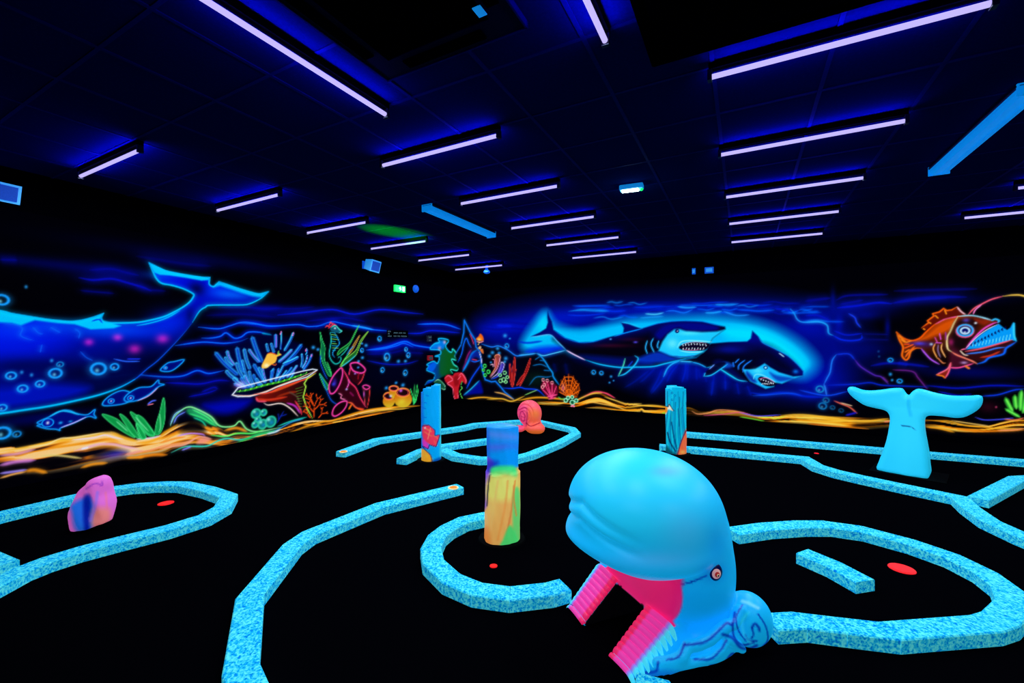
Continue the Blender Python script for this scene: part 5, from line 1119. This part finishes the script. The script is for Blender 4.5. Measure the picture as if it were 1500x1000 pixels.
def ell(X, Y, Z, c, r):
    x, y, z = (X-c[0])/r[0], (Y-c[1])/r[1], (Z-c[2])/r[2]
    k = np.sqrt(x*x+y*y+z*z)+1e-9
    g = np.sqrt((x/r[0])**2+(y/r[1])**2+(z/r[2])**2)+1e-9
    return k*(k-1)/g
def smin(a, b, k):
    h = np.clip(.5+.5*(b-a)/k, 0, 1); return b*(1-h)+a*h-k*h*(1-h)
def smax(a, b, k): return -smin(-a, -b, k)
def rbox(X, Y, Z, c, h, r):
    x, y, z = abs(X-c[0])-h[0]+r, abs(Y-c[1])-h[1]+r, abs(Z-c[2])-h[2]+r
    return np.sqrt(np.maximum(x, 0)**2+np.maximum(y, 0)**2+np.maximum(z, 0)**2)+np.minimum(np.maximum(x, np.maximum(y, z)), 0)-r
def caps(X, Y, Z, pts, r):
    D = np.full(X.shape, 9.)
    for a, b in zip(pts[:-1], pts[1:]):
        a = np.array(a); d = np.array(b)-a; L_ = d@d
        x, y, z = X-a[0], Y-a[1], Z-a[2]
        t = np.clip((x*d[0]+y*d[1]+z*d[2])/L_, 0, 1)
        D = np.minimum(D, np.sqrt((x-t*d[0])**2+(y-t*d[1])**2+(z-t*d[2])**2))
    return D-r

def free_canvas(W_, base):
    """canvas over a prop's own vertices, indexed by where each one shows in the photo"""
    px, py = W2P(W_[:, 0], W_[:, 1], W_[:, 2])
    return Canvas(px, py, lambda p: (p, np.ones(len(p))), base, grid=False)

# ------------------------------------------------------------------ whale head
WO = C2W(.85, 2.33)
FW = (-.927, -.375); SD = (.375, -.927)                     # forward and near side, in camera axes
WF = Vector((FW[0]*RX+FW[1]*FX, FW[0]*RY+FW[1]*FY)); WS = Vector((SD[0]*RX+SD[1]*FX, SD[0]*RY+SD[1]*FY))
w_rz = math.atan2(WF.y, WF.x)                               # local x = forward, local y = near side (checked below)
W_SIGN = 1 if (WF.x*WS.y-WF.y*WS.x) > 0 else -1
def wl2w(V):
    s = V[:, 1]*W_SIGN*W_SIGN
    return np.stack([WO[0]+V[:, 0]*WF.x+s*WS.x, WO[1]+V[:, 0]*WF.y+s*WS.y, V[:, 2]], 1)
def px_local(px, py, s):
    """photo pixel -> whale-local (a, s, z) on the plane at side distance s"""
    u = (px-750)/F_PX
    X0, Z0 = .85+SD[0]*s, 2.33+SD[1]*s
    a = (u*Z0-X0)/(FW[0]-u*FW[1]); Z = Z0+FW[1]*a
    return (a, s, CAM_H+(500-py)/F_PX*Z)
k8 = crop(820, 800, 4.545)
def ramp_z(A): return np.clip(.21-(A-.25)*.86, .012, .21)
def whale_sdf(A, S0, Z):
    S_ = np.abs(S0)
    bulb = ell(A, S_, Z, (.185, 0, .650), (.378, .39, .277))
    lip = ell(A, S_, Z, (.20, 0, .505), (.380, .385, .14))
    up = smin(bulb, lip, .05)
    # the folds that run back from the nose
    fade = np.clip((A-.40)/.12, 0, 1)*np.clip((.36-S_)/.08, 0, 1)
    up = up+.020*fade*np.exp(-((Z-(.705-.30*S_))/.020)**2)+.014*fade*np.exp(-((Z-(.630-.26*S_))/.016)**2)
    up = smax(up, .398+.42*np.maximum(A-.36, 0)-Z, .035)      # flat underside of the upper jaw
    body = ell(A, S_, Z, (-.035, 0, .33), (.255, .325, .43))
    neck = ell(A, S_, Z, (.05, 0, .57), (.275, .33, .26))
    cheek = ell(A, S_, Z, (.08, 0, .30), (.26, .345, .24))
    low = smin(smin(body, neck, .08), cheek, .06)
    cut = smax(A-(.235-.12*np.clip(Z-.2, 0, .3)), Z-.42, .02)   # open mouth: nothing in front of this plane
    mouth = np.maximum(-(A-(.235-.12*np.clip(Z-.2, 0, .3))), Z-.42)
    low = smax(low, -mouth, .02)
    d = smin(up, low, .045)
    # base with wave relief
    base = ell(A, S_, Z, (.02, 0, .06), (.39, .365, .15))
    base = smax(base, -np.maximum(-(A-.25), Z-.5), .01)
    d = smin(d, base, .05)
    jaw = np.maximum(np.maximum(np.abs(S_-.215)-.105, A-.455), np.maximum(.15-A, Z-ramp_z(A)+.018))
    jaw = smax(jaw, S_-.318+.25*np.maximum(A-.25, 0)+.25*np.maximum(Z-.06, 0), .02)
    d = smin(d, jaw, .02)
    wave = [px_local(*k8(x, y)[0], s) for x, y, s in ((655,780,.34), (740,768,.362), (812,735,.375), (850,668,.362), (920,655,.368), (1000,620,.370), (1060,565,.362), (1110,530,.355), (1160,515,.345), (1200,430,.325))]
    d = smin(d, np.minimum(caps(A, S0, Z, wave, .026), caps(A, -S0, Z, wave[4:], .026)), .025)
    wave2 = [px_local(*k8(x, y)[0], s) for x, y, s in ((760,800,.37), (900,770,.383), (1000,745,.386), (1070,690,.382), (1110,620,.37), (1160,640,.365), (1210,680,.355))]
    d = smin(d, np.minimum(caps(A, S0, Z, wave2, .020), caps(A, -S0, Z, wave2[3:], .020)), .02)
    scroll = ell(A, S_, Z, (-.235, .285, .118), (.115, .11, .125))
    d = smin(d, scroll, .02)
    d = np.maximum(d, -np.maximum(np.abs(S_)-.118, Z-.18))     # the tunnel the ball rolls through
    return np.maximum(d, .002-Z)
V, Q = surface(whale_sdf, (-.52, -.50, -.02), (.72, .50, 1.0), .0075)
Wd = wl2w(V)
wh = tag(empty('whale_head_statue', (WO[0], WO[1], 0)), 'large glowing cyan whale head statue with open pink mouth in the foreground', 'statue')
fc = V[Q].mean(1)
def pinkness(v):
    pl_ = .235-.12*np.clip(v[:, 2]-.2, 0, .3)
    k = np.clip((.026-np.abs(v[:, 0]-pl_))/.010, 0, 1)*(v[:, 2] < .43)*(v[:, 2] > .16+.6*np.maximum(np.abs(v[:, 1])-.24, 0))*(np.abs(v[:, 1]) < .33)
    roof = (v[:, 0] > .10)*np.clip((.30-np.abs(v[:, 1])-.7*np.maximum(v[:, 0]-.30, 0))/.015, 0, 1)*(v[:, 2] < .425)*(v[:, 2] > .36)
    return np.maximum(k, roof)
def hollow(v):
    return (np.abs(v[:, 1]) < .124) & (v[:, 2] < .187)
in_mouth = (pinkness(fc) > .5) & ~hollow(fc)
in_tunnel = hollow(fc)
cw = free_canvas(Wd, (.06, .72, .98))
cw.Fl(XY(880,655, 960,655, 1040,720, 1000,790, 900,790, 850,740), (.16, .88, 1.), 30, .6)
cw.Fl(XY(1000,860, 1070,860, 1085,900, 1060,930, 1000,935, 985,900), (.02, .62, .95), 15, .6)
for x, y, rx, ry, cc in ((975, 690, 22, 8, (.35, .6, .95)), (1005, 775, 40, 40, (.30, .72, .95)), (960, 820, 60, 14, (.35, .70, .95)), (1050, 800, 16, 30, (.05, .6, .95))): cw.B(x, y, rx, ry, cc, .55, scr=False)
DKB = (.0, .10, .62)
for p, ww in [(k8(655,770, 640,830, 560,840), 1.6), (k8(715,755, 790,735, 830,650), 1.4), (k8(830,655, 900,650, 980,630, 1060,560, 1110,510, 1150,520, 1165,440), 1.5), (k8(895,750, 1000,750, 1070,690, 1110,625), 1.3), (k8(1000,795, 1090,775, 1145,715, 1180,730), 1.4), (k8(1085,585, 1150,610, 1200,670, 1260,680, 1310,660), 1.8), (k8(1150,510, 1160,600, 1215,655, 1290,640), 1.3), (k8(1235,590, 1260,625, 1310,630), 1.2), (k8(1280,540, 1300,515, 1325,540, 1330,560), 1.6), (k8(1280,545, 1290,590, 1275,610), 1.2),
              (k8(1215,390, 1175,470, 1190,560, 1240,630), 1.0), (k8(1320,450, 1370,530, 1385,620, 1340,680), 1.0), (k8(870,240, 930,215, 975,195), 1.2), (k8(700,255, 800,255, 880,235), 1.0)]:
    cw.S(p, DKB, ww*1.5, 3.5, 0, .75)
cw.Fl(k8(500,860, 700,840, 900,850, 1100,800, 1250,730, 1400,660, 1380,760, 1200,860, 900,909, 500,960), (.0, .22, .85), 8, .6)  # shade along the whale's foot, painted in as deeper blue
cw.S(k8(1215,365, 1260,380, 1320,410), (.65, .92, 1.), 3.2, 2, 0, .7); cw.S(k8(1255,440, 1215,500, 1225,580, 1270,640), (.20, .88, 1.), 3.0, 2, 0, .6)  # pale strokes paint a highlight on to the scroll
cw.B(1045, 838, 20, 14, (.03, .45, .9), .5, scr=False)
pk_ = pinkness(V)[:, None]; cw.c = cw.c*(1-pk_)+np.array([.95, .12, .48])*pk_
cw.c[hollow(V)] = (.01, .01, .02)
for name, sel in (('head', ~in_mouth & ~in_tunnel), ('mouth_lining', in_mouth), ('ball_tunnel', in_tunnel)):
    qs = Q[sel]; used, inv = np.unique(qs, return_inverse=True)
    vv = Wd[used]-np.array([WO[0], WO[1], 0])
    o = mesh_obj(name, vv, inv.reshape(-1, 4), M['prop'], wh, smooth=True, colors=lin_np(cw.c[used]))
    if name == 'mouth_lining': tag(o, 'hot pink mouth lining')
    if name == 'ball_tunnel': tag(o, 'black tunnel through the jaw')
# ridged jaw: one rounded ridge after another, pink with cyan tips
def ridge(a, side, wid):
    zt = float(ramp_z(np.array(a)))
    s0, s1 = .120, .332-.14*max(0, a-.25)
    n = 14; ring = 9; v = []; cols = []
    for i in range(n):
        t = i/(n-1); s = s0+(s1-s0)*t
        drop = 0 if t < .75 else ((t-.75)/.25)**2*.030
        r = wid*(1 if t < .8 else math.sqrt(max(.12, 1-((t-.8)/.2)**2*.85)))
        lift = .010*math.sin(t*math.pi*.8)
        slope = -.86 if .25 < a < .46 else -.2
        for j in range(ring):
            b = math.pi*j/(ring-1)
            v.append((a+math.cos(b)*r, s*side, zt-.014+lift-drop+math.sin(b)*r*.95+slope*math.cos(b)*r*.8))
            cols.append((.30, .92, 1.) if t > .80 else (.60, .50, .95) if t > .72 else (.98, .24, .68) if (t > .2) else (.98, .14, .42))
        # skirt under the ridge keeps it solid
    f = []
    for i in range(n-1):
        for j in range(ring-1):
            q = (i*ring+j, i*ring+j+1, (i+1)*ring+j+1, (i+1)*ring+j)
            f.append(q if side*W_SIGN > 0 else q[::-1])
    f.append(tuple(range(ring)) if side*W_SIGN < 0 else tuple(range(ring-1, -1, -1)))
    f.append(tuple((n-1)*ring+j for j in range(ring)) if side*W_SIGN > 0 else tuple((n-1)*ring+j for j in range(ring-1, -1, -1)))
    W_ = wl2w(np.array(v))-np.array([WO[0], WO[1], 0])
    mesh_obj('jaw_ridge', [tuple(q) for q in W_], f, M['prop'], wh, smooth=True, colors=lin_np(np.array(cols)))
for side in (1, -1):
    for k in range(10): ridge(.258+k*.0225, side, .0122)
# eye: dark lid ring, pale ball, red iris, dark pupil
ea, es, ez = px_local(1047, 838, .335)
ss = np.linspace(.5, .1, 400); dd = whale_sdf(np.full(400, ea), ss, np.full(400, ez)); es = float(ss[np.argmax(dd < 0)])
ea, es, ez = px_local(1047, 838, es)
eps = .004
gr = np.array([float(whale_sdf(np.array([ea+eps*i]), np.array([es+eps*j]), np.array([ez+eps*k]))[0]) for i, j, k in ((1,0,0), (0,1,0), (0,0,1))]); gr -= float(whale_sdf(np.array([ea]), np.array([es]), np.array([ez]))[0])
gr /= np.linalg.norm(gr)
nw = wl2w(np.array([[ea+gr[0], es+gr[1], ez+gr[2]]]))[0]-wl2w(np.array([[ea, es, ez]]))[0]
ew = Vector(wl2w(np.array([[ea, es, ez]]))[0])-Vector((WO[0], WO[1], 0)); nw = Vector(nw).normalized()
nw = (nw+Vector((-ew.x-WO[0], -ew.y-WO[1], .2)).normalized()*.6).normalized()
eq = nw.to_track_quat('Z', 'Y').to_euler()
ball = None
for nm, r, h, c in (('eyelid', .043, .024, (.02, .03, .30)), ('eyeball', .032, .030, (1., .72, .70)), ('iris', .020, .036, (.75, .12, .12)), ('iris_ring', .0145, .0385, (1., .8, .6)), ('pupil', .0105, .0405, (.02, .01, .02))):
    m_ = plain('eye_'+nm, c, .3, .4, emit=c, strength=.35)
    o = MB().sphere((0, 0, 0), r*.92, r, h, 24, 10).build(nm, m_, ball or wh, smooth=True)
    if ball is None: o.location = ew-nw*.006; o.rotation_euler = eq
    if nm == 'eyeball': ball = o

# ------------------------------------------------------------------ flat-backed sculpts from an outline
def outline_sdf(poly, depth, rnd):
    poly = np.asarray(poly, float)
    def fn(X, Y, Z):
        u, v = X[:, 0, :], Z[:, 0, :]
        D = np.full(u.shape, 9.); ins = np.zeros(u.shape, bool)
        for (x0, y0), (x1, y1) in zip(poly, np.roll(poly, -1, 0)):
            dx, dy = x1-x0, y1-y0
            t = np.clip(((u-x0)*dx+(v-y0)*dy)/(dx*dx+dy*dy+1e-12), 0, 1)
            D = np.minimum(D, np.hypot(u-x0-t*dx, v-y0-t*dy))
            if y0 != y1: ins ^= (v > min(y0, y1)) & (v <= max(y0, y1)) & (u < x0+(v-y0)*dx/dy)
        sd = np.where(ins, -D, D)[:, None, :]+0*Y
        r = rnd
        a = sd+r; b = np.abs(Y)-depth(Z, X)+r
        return np.sqrt(np.maximum(a, 0)**2+np.maximum(b, 0)**2)+np.minimum(np.maximum(a, b), 0)-r
    return fn
def on_plane(px, py, C0, dv):
    """photo pixels -> (distance along dv, height) on the upright plane through camera-space point C0"""
    u = (np.asarray(px)-750)/F_PX
    t = (u*C0[1]-C0[0])/(dv[0]-u*dv[1]); Z = C0[1]+t*dv[1]
    return t, CAM_H+(500-np.asarray(py))/F_PX*Z

def sculpt(name, part, label, cat, pts, C0, dv, depth, rnd, h, paint, base):
    t, z = on_plane(pts[:, 0], pts[:, 1], C0, dv)
    poly = np.stack([t, np.maximum(z, -.02)], 1)
    fn = outline_sdf(spline(poly, 4, True)[:-1], depth, rnd)
    dm = .45
    V, Q = surface(lambda X, Y, Z: np.maximum(fn(X, Y, Z), .002-Z), (poly[:, 0].min()-.05, -dm, -.02), (poly[:, 0].max()+.05, dm, poly[:, 1].max()+.05), h)
    dvw = Vector((dv[0]*RX+dv[1]*FX, dv[0]*RY+dv[1]*FY)); nvw = Vector((-dvw.y, dvw.x))
    O = C2W(*C0)
    Wl = np.stack([V[:, 0]*dvw.x+V[:, 1]*nvw.x, V[:, 0]*dvw.y+V[:, 1]*nvw.y, V[:, 2]], 1)
    cv = free_canvas(Wl+np.array([O[0], O[1], 0]), base)
    paint(cv)
    root = tag(empty(name, (O[0], O[1], 0)), label, cat)
    mesh_obj(part, Wl, Q, M['prop'], root, smooth=True, colors=lin_np(cv.c))
    return root, O

th = math.radians(48)
tail_pts = k6(162,110, 175,86, 215,85, 280,108, 350,112, 430,105, 500,95, 575,96, 600,125, 625,150, 655,120, 690,100, 740,105, 830,130, 950,150, 1080,152, 1160,147, 1188,165, 1185,210, 1160,250, 1110,285, 1050,312, 980,318, 880,305, 790,300, 758,312, 748,350, 752,420, 765,500, 778,580, 785,660, 785,760, 690,765, 560,745, 470,722, 398,692, 410,640, 440,560, 465,480, 480,400, 488,330, 480,290, 450,262, 380,245, 300,225, 240,190, 190,150)
def tail_paint(c):
    c.B(1335, 640, 40, 60, (.30, .95, 1.), .35, scr=False); c.B(1340, 590, 90, 16, (.25, .92, 1.), .35, scr=False)
    c.S(k6(575,378, 640,388, 680,410), (.0, .30, .55), .7, 1, 0, .9)
    c.S(k6(625,150, 625,230, 640,300), (.05, .68, .95), 3, 4, 0, .5)
C0 = (4.53, 4.93)
tr, TO = sculpt('whale_tail_statue', 'tail', 'glowing cyan whale tail statue standing between the right lane curbs', 'statue', tail_pts, C0, (math.cos(th), -math.sin(th)),
            lambda Z, X: np.clip(.20-.12*np.clip(Z/.75, 0, 1)**.8, .06, .2)*(1-.25*np.clip(np.abs(X)/.6, 0, 1)), .055, .0155, tail_paint, (.12, .80, .98))
MB().bevel_box(-.32, .32, -.24, .24, .0005, .008, .003).build('base_plate', M['black'], tr).rotation_euler = (0, 0, YAW-th)

rock_pts = crop(0, 660, 2.94)(315,265, 320,240, 350,205, 360,160, 400,125, 430,108, 455,112, 465,140, 460,180, 470,230, 465,300, 440,312, 390,330, 345,338, 325,300)
kr = crop(0, 660, 2.94)
def rock_paint(c):
    c.Fl(kr(310,230, 390,205, 400,330, 330,345, 310,270), (.05, .45, .95), 4, .9); c.Fl(kr(360,205, 390,200, 385,335, 362,335), (.0, .08, .65), 3, .9)
    c.Fl(kr(400,255, 470,250, 470,310, 400,330), (1., .55, .45), 5, .8); c.S(kr(370,165, 410,140, 440,150, 440,130), (.65, .2, .75), 1.6, 2, 0, .8); c.S(kr(420,180, 410,240, 390,300), (.6, .45, .95), 3, 3, 0, .7); c.S(kr(455,180, 462,250), (1., .45, .6), 2, 2, 0, .7)
rk, RO = sculpt('painted_rock', 'rock', 'small pink and blue rock standing inside the left lane loop', 'rock', rock_pts, ((135-750)/F_PX*3.46, 3.46), (1, 0), lambda Z, X: .10*(1-.35*np.clip(Z/.42, 0, 1))+.02*np.sin(X*31+Z*17), .05, .011, rock_paint, (.92, .42, .82))

# ------------------------------------------------------------------ pillars
def pillar(name, part, label, px, py, h, rad, paint, base, lean=0.0, jag=.0, nside=28, seed=0, prof=None, topcut=None, mat='prop'):
    Z0 = F_PX*CAM_H/(py-500); X0 = (px-750)/F_PX*Z0
    rng = np.random.default_rng(seed)
    Z0 += rad                                        # py is the near foot of the pillar
    X0 = (px-750)/F_PX*Z0
    O = C2W(X0, Z0)
    nz = 90; V = []
    ph = rng.random(8)*6.28
    for i in range(nz):
        z = h*i/(nz-1)
        for j in range(nside*3):
            a = 2*math.pi*j/(nside*3)
            r = rad*(prof(z/h, a) if prof else 1)
            r += jag*(math.sin(3*a+ph[0]+z*4)*.5+math.sin(7*a+ph[1]-z*11)*.3+math.sin(13*a+ph[2]+z*23)*.2)
            zz = z
            X = r*math.cos(a)+lean*z; Y = r*math.sin(a)
            if topcut: zz = min(z, topcut(X, Y)) if z > h*.8 else z
            V.append((X, Y, zz))
    n = nside*3
    V.append((lean*h, 0, max(v[2] for v in V[-n:])*.985 if not topcut else topcut(lean*h, 0)))
    V = np.array(V); top = len(V)-1
    Wl = np.stack([V[:, 0]*RX+V[:, 1]*FX, V[:, 0]*RY+V[:, 1]*FY, V[:, 2]], 1)
    F_ = [(i*n+j, i*n+(j+1) % n, (i+1)*n+(j+1) % n, (i+1)*n+j) for i in range(nz-1) for j in range(n)]
    F_ += [((nz-1)*n+j, (nz-1)*n+(j+1) % n, top) for j in range(n)]
    cv = free_canvas(Wl+np.array([O[0], O[1], 0]), base); paint(cv)
    root = tag(empty(name, (O[0], O[1], 0)), label, 'pillar', 'painted rock pillars')
    mesh_obj(part, [tuple(v) for v in Wl], F_, M[mat], root, smooth=True, colors=lin_np(cv.c))
    MB().cyl((0, 0, .0005), (0, 0, .012), rad*1.45, rad*1.4, 32).build('base_disc', M['black'], root)
    return root

def paint_a(c):
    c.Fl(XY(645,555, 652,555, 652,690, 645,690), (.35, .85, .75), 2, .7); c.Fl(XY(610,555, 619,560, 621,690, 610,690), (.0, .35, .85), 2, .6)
    kf = k2
    c.Fl(kf(1195,690, 1230,685, 1262,715, 1262,745, 1290,740, 1270,800, 1235,790, 1200,760), (1., .22, .35), 1, 1); c.Fl(kf(1195,760, 1225,785, 1232,815, 1200,800), (.95, .2, .75), 1.2, .95)
    for p, cc in ((kf(1210,700, 1245,720), (1.,.6,.3)), (kf(1205,720, 1245,745), (1.,.5,.3)), (kf(1240,700, 1225,760), (1.,.6,.45)), (kf(1255,740, 1285,760), (1.,.45,.2)), (kf(1260,770, 1275,795), (1.,.4,.3))): c.S(p, cc, .9, 1, 0, .9)
    c.S(kf(1195,690, 1230,683, 1264,713, 1264,742, 1292,738, 1270,802, 1235,792, 1225,815, 1200,800), (.02, .02, .35), .7, 1, 0, .9, curve=False); c.B(622.5, 626.5, 1.4, 1.4, WH, .9)
    c.Fl(kf(1180,820, 1210,820, 1240,850, 1250,890, 1180,892), (1., .68, .15), 1.2, 1); c.S(kf(1195,800, 1215,825, 1240,850, 1250,890), (.1, .05, .4), .8, 1, 0, .9); c.Fl(kf(1250,880, 1300,860, 1300,895, 1250,895), (.0, .15, .55), 2, .7); c.B(625, 668, 2, 2, (1., .3, .1), .7)
    for x, y in ((1205,560), (1200,590), (1203,640), (1215,520)): c.S(kf(x, y, x+14, y+4), (.0, .35, .75), .8, 1, 0, .8)
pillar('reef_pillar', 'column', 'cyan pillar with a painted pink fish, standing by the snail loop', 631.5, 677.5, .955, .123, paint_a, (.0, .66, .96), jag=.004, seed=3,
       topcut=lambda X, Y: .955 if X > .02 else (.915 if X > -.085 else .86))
def paint_b(c):
    kf = crop(560, 560, 2.776)
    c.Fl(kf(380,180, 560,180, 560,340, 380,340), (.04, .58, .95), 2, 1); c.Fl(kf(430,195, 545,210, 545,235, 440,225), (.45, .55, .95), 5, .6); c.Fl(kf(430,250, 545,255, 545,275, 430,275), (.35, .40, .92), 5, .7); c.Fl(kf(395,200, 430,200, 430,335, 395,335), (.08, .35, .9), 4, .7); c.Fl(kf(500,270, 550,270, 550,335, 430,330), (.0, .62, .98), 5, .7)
    c.Fl(kf(395,310, 450,320, 440,370, 420,430, 425,505, 395,505), (.55, .3, .9), 2.5, .95); c.Fl(kf(400,320, 470,320, 450,360, 410,360), (.1, .15, .75), 4, .7)
    c.Fl(kf(445,345, 520,338, 545,350, 545,385, 500,375, 450,385), (.25, .92, .5), 2.5, .95)
    c.Fl(kf(440,380, 545,380, 540,470, 430,470), (.95, .95, .45), 6, .85)
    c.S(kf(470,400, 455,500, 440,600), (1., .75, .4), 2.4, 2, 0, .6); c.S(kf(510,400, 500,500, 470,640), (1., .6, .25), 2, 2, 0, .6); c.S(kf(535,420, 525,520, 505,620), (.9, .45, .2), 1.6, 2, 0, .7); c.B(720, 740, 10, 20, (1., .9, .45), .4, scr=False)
    c.Fl(kf(535,440, 560,450, 560,660, 545,660, 530,580), (.35, .88, .45), 2, .85); c.Fl(kf(520,580, 552,640, 540,668, 480,668, 490,640), (.30, .90, .45), 2, .95); c.S(kf(540,400, 535,470, 545,540), (1., .5, .2), 1.4, 2, 0, .8); c.Fl(kf(405,600, 430,590, 440,668, 405,668), (1., .5, .2), 4, .6)
    c.S(kf(437,375, 430,430, 426,500), (.05, .02, .2), 1.2, 1, 0, .9)
def prof_b(t, a):
    r = 1.0
    if t < .60: r = 1.03+.07*math.cos(3*a+.6)+.05*(1-t)
    else: r = .95+.05*math.cos(5*a)
    if .58 < t < .66: r += .05*math.sin((t-.58)/.08*math.pi)*max(0, math.cos(a+1.3))
    return r
pillar('rock_pillar', 'column', 'tall rocky pillar, blue on top and yellow-orange below, near the middle', 735, 800, .865, .124, paint_b, (1., .72, .36), jag=.006, seed=5, prof=prof_b, topcut=lambda X, Y: .865-.10*max(0, X-.03)-.06*Y)
def paint_c(c):
    kf = k5
    for k in range(15):
        x = 40+k*10; c.S(kf(x, 70+(k % 4)*40, x+8*math.sin(k), 220, x-14+k*2, 380, x-6+k*3, 540), ((.02, .35, .50), (.1, .85, .85), (.02, .5, .7))[k % 3], .8, 1, 0, .75)
    c.S(kf(40,380, 60,450, 100,520), (.0, .12, .3), 1.2, 1, 0, .9); c.S(kf(70,300, 90,420, 110,500), (.0, .18, .4), 1.0, 1, 0, .9); c.S(kf(120,200, 130,330), (.0, .3, .5), .9, 1, 0, .8)
    c.Fl(kf(15,560, 30,480, 70,520, 110,540, 110,570, 15,570), (.0, .25, .3), 2, .8); c.Fl(kf(200,350, 175,365, 140,460, 112,570, 200,570), (1., .42, .22), 1.5, 1); c.S(kf(180,365, 140,460, 112,565), (.3, .02, .35), .9, 1, 0, .9); c.B(1000, 662, 4, 3, (1., .7, .2), .7)
    c.Fl(kf(15,180, 45,185, 50,165, 85,215, 45,205, 30,240, 15,235), (1., .95, .85), .9, 1); c.Fl(kf(5,180, 38,190, 34,225, 5,235), (1., .55, .12), 1, 1); c.S(kf(10,175, 45,185, 52,165, 88,216), (.02, .02, .1), .7, 1, 0, .9, curve=False)
    for x, y in ((75,80), (95,100), (75,130)): c.ring(*kf(x, y)[0], 1.4, (.0, .45, .7), .6, 0, 0)
pillar('seaweed_pillar', 'column', 'turquoise pillar with painted seaweed and an orange foot, behind the whale head', 990, 667, .90, .13, paint_c, (.0, .72, .88), jag=.006, seed=8,
       topcut=lambda X, Y: .90 if -.09 < X < .06 else .865)

# ------------------------------------------------------------------ snail
sZ = 7.02; sX = (776-750)/F_PX*sZ
def snail_sdf(X, Y, Z):                               # X right in the photo, Y away from the camera
    ca, sa = math.cos(.85), math.sin(.85)
    ax, bx = X*ca+Y*sa, -X*sa+Y*ca                    # ax runs along the shell's axle
    R = np.sqrt(bx**2+(Z-.31)**2)
    shell = np.sqrt((np.maximum(np.abs(ax)-.05, 0)/.11)**2+(R/.195)**2)
    shell = (shell-1)*.11
    th_ = np.arctan2(Z-.31, bx)
    spiral = (R/.055-th_/(2*math.pi)*1.0) % 1.0
    shell = shell+.020*np.exp(-((spiral-.5)/.16)**2)*(np.abs(ax) > .06)
    whorl = np.sqrt((np.abs(ax)/.09)**2+((R-.15)/.06)**2); whorl = (whorl-1)*.06
    shell = smin(shell, whorl, .03)
    foot = ell(X, Y, Z, (.09, -.10, .08), (.16, .16, .09)); foot = smin(foot, ell(X, Y, Z, (-.17, -.02, .055), (.10, .09, .055)), .05)
    neck_ = ell(X, Y, Z, (.05, -.03, .16), (.14, .12, .14))
    lip_ = ell(X, Y, Z, (.15, -.12, .06), (.085, .10, .06))
    return np.maximum(smin(smin(shell, smin(foot, neck_, .05), .02), lip_, .03), .002-Z)
V, Q = surface(snail_sdf, (-.35, -.36, -.02), (.35, .36, .58), .011)
Wl = np.stack([V[:, 0]*RX+V[:, 1]*FX, V[:, 0]*RY+V[:, 1]*FY, V[:, 2]], 1)
O = C2W(sX, sZ+.16)
cv = free_canvas(Wl+np.array([O[0], O[1], 0]), (1., .34, .40))
ks = crop(600, 440, 3.75)
cv.Fl(ks(585,590, 640,580, 650,690, 590,700), (.98, .28, .52), 3, .8); cv.Fl(ks(650,600, 715,610, 715,680, 660,680), (1., .42, .25), 4, .8); cv.Fl(ks(640,680, 745,680, 745,740, 640,740), (1., .36, .28), 3, .8); cv.Fl(ks(640,715, 745,715, 745,740, 640,740), (1., .50, .14), 2, .7)
cv.B(784, 606, 6, 6, (1., .55, .2), .5, scr=False)
for p in (ks(600,660, 612,610, 632,625, 630,660, 612,655, 615,635), ks(598,600, 640,590, 645,640, 640,690)): cv.S(p, (.65, .05, .35), .8, 1, 0, .8)
cv.S(ks(640,672, 665,690, 700,678, 715,672), (.55, .05, .12), 1.0, 1, 0, .85)  # crease shade under the shell, painted as a dark stroke
sn = tag(empty('snail_statue', (O[0], O[1], 0)), 'pink and orange snail statue with a coiled shell inside the centre loop', 'statue')
fcz = V[Q].mean(1)
ca, sa = math.cos(.85), math.sin(.85)
axv = np.abs(fcz[:, 0]*ca+fcz[:, 1]*sa); Rv = np.hypot(-fcz[:, 0]*sa+fcz[:, 1]*ca, fcz[:, 2]-.31)
is_shell = (Rv < .215) & (axv < .165) & (fcz[:, 2] > .17)
for nm, sel in (('shell', is_shell), ('body', ~is_shell)):
    used, inv = np.unique(Q[sel], return_inverse=True)
    mesh_obj(nm, Wl[used], inv.reshape(-1, 4), M['prop'], sn, smooth=True, colors=lin_np(cv.c[used]))
